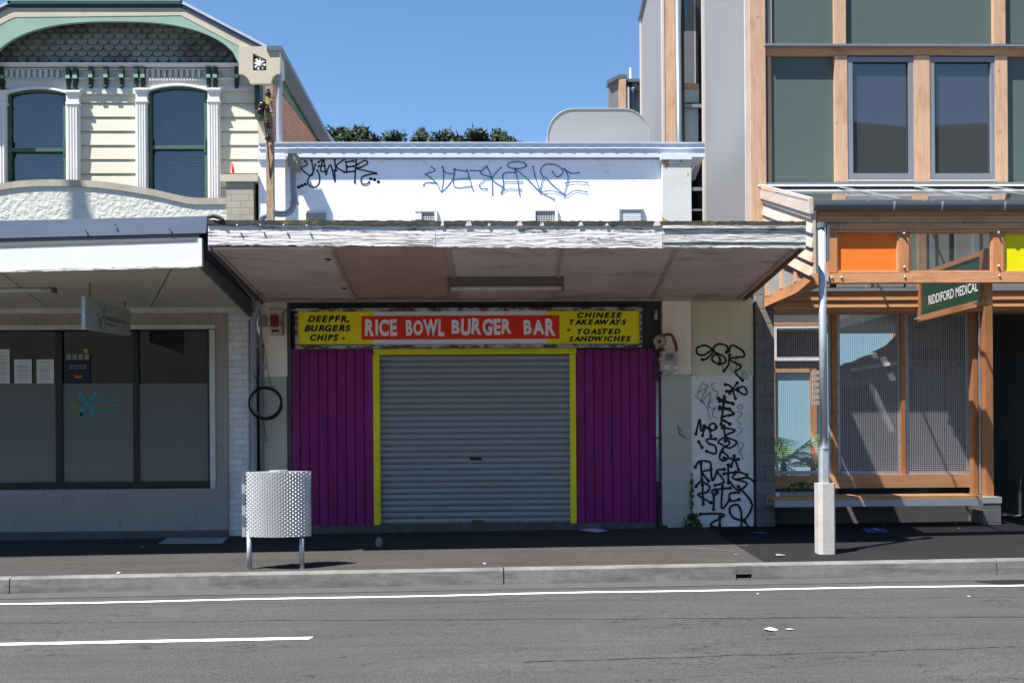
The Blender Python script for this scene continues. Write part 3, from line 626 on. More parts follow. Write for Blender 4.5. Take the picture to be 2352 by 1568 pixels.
# light under the burger verandah
def lamp(u0, u1, v0, v1, Y, label, zc, stuffed=False):
    L = thing('fluorescent_light', P((u0+u1)/2, v1, Y), label, 'light', 'tube lights below the verandahs')
    x0 = P(u0,(v0+v1)/2,Y).x; x1 = P(u1,(v0+v1)/2,Y).x; z0 = P((u0+u1)/2,v1,Y).z
    b = MB(); b.box(x0, x1, Y-.06, Y+.06, z0+.07, zc+.01); b.box(x0, x0+.03, Y-.05, Y+.05, z0-.0, z0+.07); b.box(x1-.03, x1, Y-.05, Y+.05, z0, z0+.07); b.build('housing', M['fitting'], L)
    b = MB(); b.tube([(x0+.03,Y-.02,z0+.028),(x1-.03,Y-.02,z0+.028)], .026, 10); b.build('tube', M['tube'], L, True); return L
lamp(1028,1295,640,668,12.4,'dusty tube light fitting above the red sign, under the peeling verandah',sz(12.4))
# ------------------------------------------------------------------ left two-storey shop
YP = 13.5; YU = 14.2; YG = 13.92
LS = thing('two_storey_shop', (-5.6, YP, G(-5.6,YP)), 'cream weatherboard two-storey shop with green arched gable and taupe ground floor', 'shop')
c1 = lambda x, y: (x*K, y*K)
def hbox(x0, y0, x1, y1, Y, D, mb): a = c1(x0,y0); c = c1(x1,y1); return mb.ub(a[0],a[1],c[0],c[1],Y,D)
# weatherboards
b = MB(); z = P(250,470,YU).z; zt2 = P(250,205,YU).z; xL, xR = -9.6, P(594,330,YU).x
for a_, c_ in ((-9.6,P(16,330,YU).x),(P(152,330,YU).x,P(341,330,YU).x),(P(475,330,YU).x,xR)): b.box(a_, c_, YU+.02, YU+.2, P(250,520,YU).z, P(250,140,YU).z)
zq = P(250, 1215*K, YU).z; st = (P(250, 720*K, YU).z - P(250, 1215*K, YU).z)/5.03
segs = [(-9.6, P(10,330,YU).x-.02), (P(182,330,YU).x-.03, P(315,330,YU).x+.03), (P(503,330,YU).x-.03, xR)]
k = -6
zc = zq
while zc > P(250,520,YU).z: zc -= st
while zc < zt2+.05:
    for a, c in segs:
        b.ex([(a, YU-.012, zc+.012), (a, YU+.03, zc+.012), (a, YU+.03, zc+st-.004), (a, YU+.006, zc+st-.004), (a, YU+.0, zc+st-.03), (a, YU-.004, zc+st-.034)], (c-a,0,0))
    zc += st
b.build('weatherboard_wall', M['cream'], LS)
b = MB(); b.ex([(xR-.0, YU-.02, P(594,500,YU).z), (xR+.14, YU-.02, P(594,500,YU).z), (xR+.14, YU-.02, P(594,235,YU).z), (xR, YU-.02, P(594,235,YU).z)], (0,.1,0)); b.build('corner_board', M['barge'], LS)
# windows
def sash(uo0, uo1, vt, vr, side):
    """outer frame u0..u1, arched head at vt (crown), meeting rail at vr"""
    f = MB(); n = 12; vb = 520; arch = 9; fw = 6.5; Y = YU-.03
    def head(u, inset=0): 
        t = (u-(uo0+uo1)/2)/((uo1-uo0)/2); return vt+inset+arch*t*t
    for i in range(n):
        a = uo0+(uo1-uo0)*i/n; c = uo0+(uo1-uo0)*(i+1)/n
        f.prism([(a,head(a)),(c,head(c)),(c,head(c,fw)),(a,head(a,fw))], Y, .08)
    f.ub(uo0,vt+arch-1,uo0+fw,vb,Y,.08); f.ub(uo1-fw,vt+arch-1,uo1,vb,Y,.08)
    F = f.build('window', M['midgreen'], LS)
    r = MB(); r.ub(uo0+fw,vr,uo1-fw,vr+8,Y-.005,.06); r.ub(uo0+fw-3,vr-18,uo0+fw+1,vr+16,Y-.012,.03); r.ub(uo1-fw-1,vr-18,uo1-fw+3,vr+16,Y-.012,.03); r.build('meeting_rail', M['midgreen'], F)
    g = MB(); pts = [(uo0+fw,vr)]+[(uo0+fw+(uo1-uo0-2*fw)*i/8, head(uo0+fw+(uo1-uo0-2*fw)*i/8, fw)) for i in range(9)]+[(uo1-fw,vr)]
    g.prism(pts, Y+.045, .006); g.build('pane', M['upglass'], F)
    g = MB(); g.ub(uo0+fw,vr+8,uo1-fw,vb,Y+.06,.006); g.build('pane', M['upglass'], F)
    bl = MB(); x0 = P(uo0+fw+1,350,YU+.1).x; x1 = P(uo1-fw-1,350,YU+.1).x; z0 = P(uo0,vb,YU+.1).z; zz = P(uo0,vt+fw+2,YU+.1).z
    while zz > z0:
        bl.ex([(x0,YU+.12,zz),(x0,YU+.145,zz+.010),(x0,YU+.145,zz+.0118),(x0,YU+.12,zz+.0018)], (x1-x0,0,0)); zz -= .036
    bl.build('venetian_blind', M['blind'], F)
    d = MB(); d.ub(uo0,vt,uo1,vb,YU+.19,.02); d.build('dark_room', M['dark'], F)
    return F
sash(18,152.5,204,340,0); sash(341.5,476,196.5,334,1)
# pilasters
for (x0, x1) in ((-55,40),(460,548),(945,1024),(1447,1528)):
    yt = 628 if x1 < 600 else 612
    b = MB(); hbox(x0,yt+92,x1,1500,YU-.09,.1,b); n = 4; wd = (x1-x0)/(2*n+1)
    for i in range(n): hbox(x0+wd*(2*i+1)-1,yt+120,x0+wd*(2*i+2)-1,1500,YU-.105,.03,b)
    p = b.build('pilaster', M['trim'], LS)
    b = MB(); hbox(x0-8,yt,x1+8,yt+14,YU-.12,.12,b); hbox(x0-4,yt+14,x1+4,yt+26,YU-.108,.1,b); hbox(x0,yt+26,x1,yt+84,YU-.094,.09,b); hbox(x0-5,yt+84,x1+5,yt+98,YU-.108,.1,b)
    b.build('capital', M['trim'], p)
# arched window heads (white band filling up to the dentils)
for (x0, x1, yc) in ((42,462,600),(1030,1440,580)):
    b = MB(); n = 14
    for i in range(n):
        a = x0+(x1-x0)*i/n; c = x0+(x1-x0)*(i+1)/n; h = lambda x: yc+34*((x-(x0+x1)/2)/((x1-x0)/2))**2
        b.prism([c1(a,540),c1(c,540),c1(c,h(c)+12),c1(a,h(a)+12)], YU-.06, .08)
    wh = b.build('window_head', M['shadeW'], LS)
    b = MB()
    for i in range(n):
        a = x0-4+(x1-x0+8)*i/n; c = x0-4+(x1-x0+8)*(i+1)/n
        b.prism([c1(a,h(a)+2),c1(c,h(c)+2),c1(c,h(c)+16),c1(a,h(a)+16)], YU-.085, .05)
    b.build('arch_moulding', M['trim'], wh)
# entablature
b = MB(); hbox(-400,462,1800,560,YU-.03,.06,b); hbox(-400,560,1800,612,YU-.02,.04,b); hbox(550,612,945,655,YU-.04,.05,b); hbox(1530,600,1800,632,YU-.04,.05,b)
for y in (478,540): hbox(-400,y,1640,y+9,YU-.065,.07,b)
en = b.build('frieze', M['shadeW'], LS)
b = MB(); hbox(-400,436,1660,452,YU-.12,.14,b); hbox(-400,452,1655,464,YU-.09,.1,b); b.build('cornice', M['trim'], LS)
b = MB()
for (x0, x1) in ((-390,-20),(30,445),(1015,1435)):
    x = x0
    while x < x1-20:
        hbox(x,487,x+20,538,YU-.075,.07,b); hbox(x+4,549,x+16,562,YU-.08,.07,b); hbox(x+24,549,x+36,562,YU-.08,.07,b); x += 40
b.build('dentil_row', M['shadeW'], en)
for x in (-95,-40,8,470,520,628,733,843,945,992,1450,1497,1645):
    b = MB(); y = 472 if x < 600 else 466
    hbox(x-13,y,x+13,y+62,YU-.11,.1,b); hbox(x-17,y+62,x+17,y+76,YU-.105,.09,b)
    for k in range(4): hbox(x-10,y+76+k*17,x+14,y+94+k*17,YU-.085+k*.014,.08-k*.013,b)
    b.dome(P(*c1(x+4,y+140),YU-.05), .026)
    br = b.build('corbel', M['dkgreen'], LS)
    b = MB(); hbox(x-15,y+52,x+15,y+74,YU-.118,.012,b); b.build('corbel_cap', M['sage'], br)
# scalloped shingles
b = MB(); b.prism([c1(*q) for q in ((-620,440),(1690,440),(1690,350),(1230,100),(60,100),(-500,380))],YU-.02,.04); b.build('gable_backing', M['darkplinth'], LS)
b = MB(); wp = .147; rh = .082; zb0 = P(200,147,YU).z; x00 = -10.2
for r in range(11):
    zc = zb0+r*rh; xo = x00+(wp/2 if r % 2 else 0)
    n = 0
    while xo < P(560,120,YU).x:
        cx = xo+wp/2; pts = []
        if zc+rh*1.5 > P(*c1((cx/YU*2352+1117)/K,0),YU).z*0+P(200,40,YU).z or zc+rh > P(560,150,YU).z+ (P(555,150,YU).x-cx)*.75: xo += wp; continue
        Yv = YU-.035
        pts = [Vector((cx-wp/2+.003,Yv+.018,zc+rh*1.5)), Vector((cx-wp/2+.003,Yv-.012,zc+rh*.75))]
        for i in range(7):
            a = math.pi*(i/6); pts.append(Vector((cx-math.cos(a)*(wp/2-.003), Yv-.018, zc+rh*.62*(1-math.sin(a))**.9)))
        pts += [Vector((cx+wp/2-.003,Yv-.012,zc+rh*.75)), Vector((cx+wp/2-.003,Yv+.018,zc+rh*1.5))]
        b.ex(pts, (0,.014,0)); xo += wp; n += 1
b.build('scalloped_shingles', M['scallop'], LS)
# gable: barge board with arch
def arch(x): # underside of the arch (crop coords)
    t = (x-800)/865.; 
    if abs(t) >= 1: return 455
    return 455-305*(1-abs(t)**2.6)**(1/1.75)
barge_top = lambda x: 10 if 60 <= x <= 1265 else (10+(x-1265)*(322-10)/(1860-1265) if x > 1265 else 10+(60-x)*.53)
def plate(x0, x1, ft, fb, Y, D, m, name, n=40, par=LS):
    b = MB()
    for i in range(n):
        a = x0+(x1-x0)*i/n; c = x0+(x1-x0)*(i+1)/n
        b.ex([P(*c1(a,fb(a)),Y), P(*c1(c,fb(c)),Y), P(*c1(c,ft(c)),Y), P(*c1(a,ft(a)),Y)], (0,D,0))
    return b.build(name, m, par)
mid = lambda x: 122-(x-95)*.012 if 95 <= x <= 1255 else (105+(x-1255)*.53 if x > 1255 else 122+(95-x)*.53)
lo = lambda x: 112 if False else 0
plate(-130,1664,mid,lambda x: max(arch(x),mid(x)+3),YG+.004,.05,M['sage'],'arch_board')
plate(-300,1860,lambda x: barge_top(x)+46,lambda x: min(mid(x),455) if x <= 1664 else min(mid(x)+10,barge_top(x)+190),YG,.05,M['barge'],'barge_board',54)
plate(-300,1860,lambda x: barge_top(x)+18,lambda x: barge_top(x)+48,YG-.06,.10,M['dkgreen'],'gable_moulding',54) if False else None
plate(50,1275,lambda x: 26,lambda x: 48,YG-.014,.05,M['dkgreen'],'gable_moulding',10)
plate(1262,1868,lambda x: barge_top(x)+12,lambda x: barge_top(x)+40,YG-.014,.05,M['bluemetal'],'gable_moulding',20)
plate(-300,60,lambda x: barge_top(x)+12,lambda x: barge_top(x)+40,YG-.014,.05,M['bluemetal'],'gable_moulding',10)
plate(50,1270,lambda x: 4,lambda x: 26,YG-.03,.08,M['sage'],'gable_cap',6)
plate(1255,1870,lambda x: barge_top(x)-6,lambda x: barge_top(x)+14,YG-.03,8,M['galv'],'roof',20)
plate(-300,70,lambda x: barge_top(x)-6,lambda x: barge_top(x)+14,YG-.03,8,M['galv'],'roof',10)
plate(50,1260,lambda x: -14,lambda x: 6,YG-.04,1.2,M['sage'],'roof_panel',4)
# eave bracket box
def bracket(flip):
    f = (lambda x, y: c1(x,y)) if not flip else (lambda x, y: c1(1600-x,y))
    out = [(1664,325),(1855,325),(1950,360),(1950,510),(1925,516),(1900,535),(1885,582),(1742,582),(1735,560),(1715,532),(1690,518),(1668,516)]
    hole = [(1762,372),(1856,416),(1856,492),(1762,492)]
    b = MB(); pts = out if not flip else out[::-1]
    # plate built in pieces round the pierced hole
    for pc in ([(1664,325),(1762,325),(1762,495),(1762,582),(1742,582),(1735,560),(1715,532),(1690,518),(1664,516)], [(1762,325),(1856,325),(1856,416),(1762,372)], [(1762,492),(1856,492),(1856,582),(1762,582)], [(1856,325),(1950,362),(1950,510),(1925,516),(1900,535),(1885,582),(1856,582)]):
        b.ex([P(*f(x,y),YG-.05) for x, y in pc], (0,.06,0))
    o = b.build('eave_bracket', M['barge'], LS)
    b = MB(); b.ex([P(*f(x,y),YG+.02) for x, y in hole], (0,.01,0)); b.build('bracket_backing', M['dkgreen'], o)
    b = MB(); cx, cy = 1808, 445
    for k in range(8):
        a = math.radians(k*45+10); r = 44; pts = [(cx+math.cos(a-.3)*10,cy+math.sin(a-.3)*10),(cx+math.cos(a-.22)*r,cy+math.sin(a-.22)*r*.95),(cx+math.cos(a+.22)*r,cy+math.sin(a+.22)*r*.95),(cx+math.cos(a+.3)*10,cy+math.sin(a+.3)*10)]
        b.ex([P(*f(min(max(x,1763),1855),min(max(y,380),491)),YG-.03-k*.001) for x, y in pts], (0,.02,0))
    b.disc(P(*f(cx,cy),YG-.02), .035, (0,-1,0), .03); b.build('fretwork_flower', M['trim'], o)
    b = MB(); p0 = P(*f(1950,325),YG-.10); p1 = P(*f(1950,348),YG-.10); q = P(*f(1855,325),YG-.10)
    b.box(min(q.x,p0.x),max(q.x,p0.x)+.02,YG-.075,YG+8,p1.z,p0.z+.02); b.build('eave_gutter', M['gutterm'], LS)
    return o
bracket(False); bracket(True)
b = MB(); a = P(*c1(1950,500),YG); b.box(a.x-.05,a.x-.012,YG,YU+.1,a.z,P(*c1(1950,345),YG).z); b.ub(1742*K,500*K,1885*K,575*K,YU-.02,.1); b.build('eave_side', M['sage'], LS)
b = MB(); p = P(*c1(1803,840),YU-.05); b.box(p.x-.02,p.x+.05,YU-.2,YU,p.z,P(*c1(1803,600),YU).z); b.build('corbel', M['dkgreen'], LS)
# side wall of corrugated iron, with eave
XS = -2.98; qa = PX(650,152,XS+.03); qb = PX(765,320,XS+.03); y = 14.25; slp = (qb.z-qa.z)/(qb.y-qa.y); ze = qa.z+slp*(14.2-qa.y)-.39
b = MB(); zz = 4.6; pr = []
zc_ = 4.6; i = 0
while zc_ < ze+.3: pr.append((XS+(.012 if i % 2 else -.012), zc_)); zc_ += .038; i += 1
b.add([(x,14.3,z) for x,z in pr]+[(x,24,z+slp*9.7) for x,z in pr], [(i,i+1,len(pr)+i+1,len(pr)+i) for i in range(len(pr)-1)]); b.build('side_cladding', M['redcorr'], LS)
b = MB(); b.box(XS-3,XS-.03,14.5,22,1,5.9); b.build('side_wall', M['darkplinth'], LS)
for (dz0, dz1, x0, x1, m, nm) in ((0,.15,-.02,.014,'midgreen','side_board'),(.15,.235,-.02,.022,'slate','eave_board'),(.235,.39,-.1,.03,'galv','eave_flashing')):
    b = MB(); b.ex([(XS+x0,14.2,ze+dz0),(XS+x1,14.2,ze+dz0),(XS+x1,14.2,ze+dz1),(XS+x0,14.2,ze+dz1)], (0,8.6,8.6*slp)); b.build(nm, M[m], LS)
b = MB(); b.tube([P(641,166,13.95), P(642,325,13.95)], .042, 10); b.build('downpipe', M['pipe'], LS)
# parapet
cop = [(-700,1700),(-500,1500),(-300,1380),(0,1275),(150,1258),(300,1250),(500,1252),(700,1262),(900,1290),(1050,1315),(1200,1350),(1330,1380),(1575,1378)]
def cf(x):
    for (a, ya), (c, yc) in zip(cop, cop[1:]):
        if a <= x <= c:
            t = (x-a)/(c-a); return ya+(yc-ya)*t
    return 1378
cfs = lambda x: sum(cf(min(max(x+d,-700),1575)) for d in (-60,-30,0,30,60))/5
plate(-600,1575,cfs,lambda x: cfs(x)+46,YP-.02,.3,M['coping'],'parapet_coping',60)
plate(-600,1578,lambda x: cfs(x)+44,lambda x: 1700,YP,.22,M['stucco'],'parapet_wall',60)
b = MB(); hbox(1578,1262,1768,1700,YP-.05,.4,b); b.build('parapet_pier', M['brickpaint'], LS)
b = MB(); hbox(1535,1215,1795,1264,YP-.08,.5,b); b.build('pier_cap', M['barge'], LS)
b = MB(); hbox(1768,1262,1800,1700,YP+.1,.3,b); b.build('wall_gap', M['dark'], LS)
# ground floor
def gl(u0,v0,u1,v1,Y,D,m,name,par=LS,label=None):
    b = MB(); b.ub(u0,v0,u1,v1,Y,D); return b.build(name, m, par, label=label)
b = MB(); zg = G(-5.8,YP)-.15; xa = -9.5; x482 = P(494,900,YP).x; x522 = P(522,900,YP).x
b.box(xa,x522,YP,YP+.3,P(250,746,YP).z,P(250,560,YP).z); b.box(xa,x522,YP,YP+.3,zg,P(250,1123,YP).z); b.box(x482,x522,YP,YP+.3,P(250,1123,YP).z,P(250,746,YP).z)
b.build('shopfront_wall', M['taupe'], LS)
b = MB(); b.box(xa,x522,YP-.05,YP-.001,zg,P(250,1219,YP).z); b.build('plinth', M['darkplinth'], LS)
b = MB(); b.ub(522,700,580,1240,YP+.04,.3); b.build('brick_pier', M['whitebrick'], LS)
SW = MB(); SW.ub(-420,746.5,494,757,YP-.02,.12); SW.ub(481.5,757,494,1122,YP-.02,.12); SW = SW.build('shop_window', M['shadeW'], LS)
b = MB(); b.ub(-420,1108,481,1123,YP+.02,.1); b.ub(-420,757,481,761,YP+.03,.1)
for u0, u1 in ((-146,-132),(128,142.5),(306,318)): b.ub(u0,757,u1,1110,YP+.03,.1)
b.ub(477,757,481.5,1110,YP+.03,.1); b.build('window_frame', M['blackframe'], SW)
for u0, u1 in ((-400,-146),(-132,128),(142.5,306),(318,478)):
    b = MB(); b.ub(u0,758,u1,1109,YP+.07,.008); b.build('pane', M['shopglass'], SW)
    b = MB(); b.ub(u0,880,u1,1109,YP+.06,.004); b.build('frosted_film', M['frosted'], SW)
b = MB(); b.box(xa,x522,YP+.32,YP+3,zg,P(250,700,YP).z); 
b = MB(); b.quad((xa,YP+2.5,zg),(x522,YP+2.5,zg),(x522,YP+2.5,3.6),(xa,YP+2.5,3.6)); b.quad((xa,YP+.3,3.4),(x522,YP+.3,3.4),(x522,YP+2.5,3.4),(xa,YP+2.5,3.4)); b.quad((x522,YP+.3,zg),(x522,YP+2.5,zg),(x522,YP+2.5,3.4),(x522,YP+.3,3.4)); b.quad((xa,YP+.3,zg+.2),(x522,YP+.3,zg+.2),(x522,YP+2.5,zg+.2),(xa,YP+2.5,zg+.2))
b.build('shop_interior', M['dark'], LS)
# logo on the film
def logo(mb_t, mb_g, mb_b, f, O=None):
    for pts, w_, mb in (([(0,0),(.09,.16),(.21,.17),(.24,.0)],1,mb_t),([(.13,.17),(.08,.55),(.075,.62)],1.1,mb_t),([(.14,.17),(.18,.5),(.26,.62)],1.0,mb_t),
        ([(-.12,.62),(-.12,.3),(-.19,.2)],.7,mb_g),([(-.12,.4),(-.05,.45),(-.04,.62)],.7,mb_g),([(-.12,.3),(-.06,.22)],.6,mb_g)):
        mb.stroke([f(x,y) for x, y in pts], .035*w_*2.2, .001)
f = lambda x, y: P(184+x*105, 903+y*78, YP+.058)
bt, bg_, bb = MB(), MB(), MB()
for pts, w_, mb in (([(0,0),(.02,.12),(.10,.2),(.17,.2),(.28,.12),(.33,0)],.034,bt),([(.10,.2),(.13,.32),(.05,.62)],.036,bt),([(.14,.3),(.24,.4),(.27,.66)],.042,bt),([(.05,.4),(.02,.62)],.03,bt),
        ([(-.13,.62),(-.13,.35),(-.17,.28)],.022,bg_),([(-.12,.42),(-.04,.4),(-.02,.58)],.022,bg_),([(-.12,.33),(-.05,.3)],.018,bg_)):
    mb.stroke([f(x,y) for x, y in pts], w_*1.6, .001)
bt.dome(f(.135,.15), .028)
bt.ut('leukaemia &', 213,914,272,922,YP+.057, bold=.01); bt.ut('www.leukaemia.org.nz',170,957,278,960.5,YP+.057)
bg_.ut('blood cancer', 213,926,278,934,YP+.057, bold=.01); bt.ut('new zealand', 213,938,274,946,YP+.057, bold=.01)
bt.build('window_logo', M['teal'], SW); bg_.build('window_logo', M['lime'], SW)
# notices inside the glass
def notice(u0,v0,u1,v1,label,m=M['paper'],head=True,Y=YP+.055):
    T = thing('notice', P((u0+u1)/2,v1,Y), label, 'notice', 'paper notices in the left shop window')
    b = MB(); b.ub(u0,v0,u1,v1,Y,.002); b.build('sheet', m, T)
    b = MB(); y = v0+7
    if head: b.ut('leukaemia', (u0+u1)/2-9, v0+4, (u0+u1)/2+9, v0+8, Y-.001)
    y = v0+14
    random.seed(int(u0)+5)
    while y < v1-6:
        ww = random.choice([.85,.8,.6,.7,.3])*(u1-u0)/2; b.ub((u0+u1)/2-ww, y, (u0+u1)/2+ww, y+.9, Y-.001, .001); y += random.choice([2.6,2.6,4.5])
    b.build('print', M['faint'], T)
notice(-28,802,22,880,'large white notice cut by the left edge of the shop window')
notice(33,825,73,880,'white printed notice, left of the matching pair in the shop window')
notice(84,825,124,880,'white printed notice beside the first window mullion, right of its twin')
PT = thing('poster', P(178,880,YP+.055), 'dark navy poster with white writing in the middle shop pane', 'poster')
b = MB(); b.ub(150,815,207,880,YP+.055,.002); b.build('sheet', M['navy'], PT)
b = MB(); b.ut("Join them and let's fight",159,838,200,842,YP+.053); b.ut("blood cancers together.",160,843.5,199,847,YP+.053)
b.build('print', M['paper'], PT)
b = MB(); 
for k in range(4): b.ub(152+k*14,813,163+k*14,826,YP+.052,.001); 
b.build('portrait_row', M['faint'], PT)
b = MB(); b.ut('Nelson',170,860,189,868,YP+.053,bold=.02); b.build('print', M['orange'], PT)
o = MB(); o.ub(192,801,203,810,YP+.055,.002); tag(o.build('sticker', M['orange']), 'small orange sticker above the navy poster', 'sticker')
# awning of the left shop
CL = 11.15
LV = lambda u: 565-(u)*.021
def slab(name, ft, fb, u0, u1, Y, D, m, n=1, ragged=0):
    b = MB()
    for i in range(n):
        a = u0+(u1-u0)*i/n; c = u0+(u1-u0)*(i+1)/n; r = (lambda: random.uniform(-ragged,ragged))
        b.ex([P(a,fb(a)+r(),Y), P(c,fb(c)+r(),Y), P(c,ft(c),Y), P(a,ft(a),Y)], (0,D,0))
    return b.build(name, m, LS)
u0_ = -900
slab('awning_fascia', lambda u: 565-.031*u, lambda u: 619-.021*u, u0_, 458, CL, .05, M['trim'])
slab('awning_fascia_trim', lambda u: 619-.021*u, lambda u: 625.5-.026*u, u0_, 458, CL-.012, .06, M['peel'], 60, .5)
slab('awning_board', lambda u: 548-.028*u, lambda u: 566-.032*u, u0_, 456, CL-.008, .05, M['shadeW'] if False else M['slate'])
slab('awning_drip', lambda u: 545-.027*u, lambda u: 549-.028*u, u0_, 460, CL-.018, .04, M['darkmetal'])
b = MB(); A = [P(u0_,530,CL),P(472,532,CL),P(475,496,CL+.22),P(u0_,530,CL+.22)]
pA = P(-900,546+.027*900,CL-.02); pB = P(473,535,CL-.02); pC = P(475,496.5,CL+.0); pD = P(-900,507+.022*900,CL+.0)
b.ex([pA,pB,pC,pD], (0,.02,.0)); o_ = b.build('awning_flashing', M['bluemetal'], LS)
b = MB()
for u, v in ((197,533),(390,530),(588,531-5),(800*K,520)): b.dome(P(u,v-4,CL-.03), .010)
b.build('awning_screw', M['darkmetal'], o_)
b = MB(); b.ex([pC+Vector((0,.02,-.01)),pD+Vector((0,.02,-.01)),Vector((pD.x,YP,pD.z-.12)),Vector((pC.x,YP,pC.z-.12))], (0,0,-.01)); b.build('awning_roof', M['bluemetal'], LS)
b = MB(); b.ub(455,547,463.5,611,CL-.015,.06); b.build('fascia_end', M['trim'], LS)
x_end = P(463,580,CL).x; zA = P(463,547,CL).z; zB = P(463,612,CL).z; zC = P(583,727,YP).z; zD = P(583,690,YP).z
b = MB(); b.ex([(x_end-.05,CL+.03,zB+.01),(x_end-.05,YP+.1,zC),(x_end-.05,YP+.1,zD),(x_end-.05,CL+.03,zA)], (.05,0,0)); b.build('awning_end', M['darkplinth'], LS)
xw = P(-900,600,CL).x; zl0 = P(-900,625.5+.026*900,CL).z; zr0 = P(458,613,CL).z; zbk = P(250,711,YP).z
sl_ = (zr0-zl0)/(x_end-xw)
def lsz(x, y): t = (y-CL)/(YP-CL); return (zr0+(x-x_end)*sl_)*(1-t)+(zbk+(x+5)*.004)*t+.015
sfm = mat('cream soffit board', (.50,.47,.37), .7, var=.06, sc=2, col2=(.33,.3,.24), mixlo=.6, mixhi=.8, sc2=1)
xs_ = [xw, P(-190,560,CL).x, P(-5,560,CL).x, P(395,620,CL).x, x_end-.05]; xb_ = [xw, P(-60,712,YP).x, P(115,712,YP).x, P(345,712,YP).x, x_end-.05]
for i in range(4):
    b = MB(); e = .008
    b.ex([(xs_[i]+e,CL+.03,lsz(xs_[i],CL)),(xs_[i+1]-e,CL+.03,lsz(xs_[i+1],CL)),(xb_[i+1]-e,YP,lsz(xb_[i+1],YP)),(xb_[i]+e,YP,lsz(xb_[i],YP))], (0,0,.02)); b.build('soffit_panel', sfm, LS)
b = MB(); b.box(xw,x_end-.05,YP-.03,YP-.002,zbk-.05,zbk+.03); b.build('soffit_batten', M['shadeW'], LS)
b = MB(); b.ex([(xw,CL+.1,zr0-.02),(x_end,CL+.1,zr0+.12),(x_end,YP,zbk+.12),(xw,YP,zbk+.12)], (0,0,.02)); b.build('awning_lining', M['dark'], LS)
lamp(-160,127,655,673,12.1,'white tube light beneath the left awning, cut by the photo edge',lsz(-5.5,12.1))

# hanging sign of the left shop
HX = P(196,680,11.7).x
HS = thing('hanging_sign', (HX, 12.4, 2.75), 'pale rectangular sign hanging on chains below the left awning', 'sign')
a0 = PX(196,682,HX); a1 = PX(299,711,HX); a2 = PX(299,772,HX); a3 = PX(196,756,HX)
b = MB(); b.ex([a0,a1,a2,a3], (-.03,0,0)); pn = b.build('panel', M['signpale'], HS)
b = MB(); b.ex([a0+Vector((.006,-.02,.005)),a0+Vector((.006,.012,.005)),a3+Vector((.006,.012,-.005)),a3+Vector((.006,-.02,-.005))], (-.04,0,0)); b.build('edge_strip', M['galv'], HS)
vd = (a1-a0); vd.z = 0; L_ = vd.length
def sp(t, s, off=.003): q = a0.lerp(a1,t)*(1-s)+a3.lerp(a2,t)*s; return q+Vector((off,0,0))
class XB(MB): pass
def xstroke(mb, pts, wd):
    pts = smooth([sp(*p) for p in pts])
    for i in range(len(pts)-1):
        d = (pts[i+1]-pts[i]).normalized(); n = Vector((0,-d.z,d.y))*wd/2; o = Vector((i*.00003,0,0))
        mb.add([pts[i]+n+o,pts[i+1]+n+o,pts[i+1]-n+o,pts[i]-n+o], [(0,1,2,3)])
bt, bg_ = MB(), MB()
xstroke(bt, [(.30,.10),(.34,.30),(.40,.30),(.42,.10)], .02); xstroke(bt, [(.34,.5),(.33,.75),(.32,.95)], .02); xstroke(bt, [(.34,.55),(.40,.5),(.40,.92)], .02)
xstroke(bg_, [(.26,.9),(.27,.6),(.24,.45)], .015); xstroke(bg_, [(.27,.65),(.31,.6),(.31,.85)], .015)
u_ = (a1-a0).normalized(); up_ = Vector((0,0,1))
bg_.text('leukaemia & blood cancer', sp(.43,.58), u_, up_, L_*.48, .065, bold=.01); bt.text('new zealand', sp(.43,.76), u_, up_, L_*.24, .05)
bt.build('lettering', M['teal'], pn); bg_.build('lettering', M['lime'], pn)
for t in (.12,.9):
    p = sp(t,.02,-.015); zc = lsz(p.x,p.y); b = MB(); n = max(2,int((zc-p.z)/.032)); 
    for i in range(n):
        z0_ = p.z+.01+i*(zc-p.z-.01)/n; h_ = (zc-p.z)/n; ring = []
        for k in range(9):
            a = k*math.pi/4; ring.append(Vector((p.x+math.cos(a)*.012*(i % 2), p.y+math.cos(a)*.012*((i+1) % 2), z0_+h_/2+math.sin(a)*h_*.62)))
        b.tube(ring, .0035, 5, False)
    b.build('chain', M['rust'], HS)

# ------------------------------------------------------------------ services on the left piers
PS = thing('timber_post', P(614,505,13.15), 'weathered flaking timber post carrying brown insulators beside the gable', 'post')
Yt = 13.15
b = MB(); b.ub(611,197,627,520,Yt,.1); b.build('post', M['oldwood'], PS)
for (x, y) in ((1870,660),(1862,765),(1862,870),(1868,968)):
    p = P(*c1(x,y),Yt-.06); b = MB(); b.tube([p+Vector((.06,.05,-.03)),p+Vector((.0,.0,-.03)),p], .008, 6); b.tube([p+Vector((0,0,-.02)),p+Vector((0,0,.0))], .03, 10, r2=.045); b.tube([p, p+Vector((0,0,.045))], .04, 10, r2=.02); b.dome(p+Vector((0,0,.05)),.024); b.build('insulator', M['insul'], PS, True)
b = MB(); b.ub(611,215,618,282,Yt-.004,.02); b.build('lichen_patch', M['olive'], PS)
b = MB(); p = P(*c1(1830,740),Yt-.05); b.dome(p,.06); b.dome(p+Vector((-.03,0,-.07)),.05); b.tube([p,p+Vector((.02,0,-.2)),p+Vector((.06,0,-.45)),p+Vector((.08,.05,-.9))], .008,6); b.build('cable_joint', M['insul'], PS, True)
RW = thing('rainwater_pipe', P(670,505,W-.1), 'cream rainwater box with pale pipe curving onto the verandah roof', 'downpipe')
b = MB(); b.ub(661,352,682,383,W-.3,.28); b.build('rainwater_head', M['creamplastic'], RW)
b = MB(); b.tube(smooth([P(672,383,W-.18),P(673,430,W-.18),P(675,462,W-.18),P(668,484,W-.2),P(650,492,W-.25),P(625,491,W-.35),P(600,500,W-.45)],6), .042, 10); b.build('pipe', M['pipe'], RW, True)
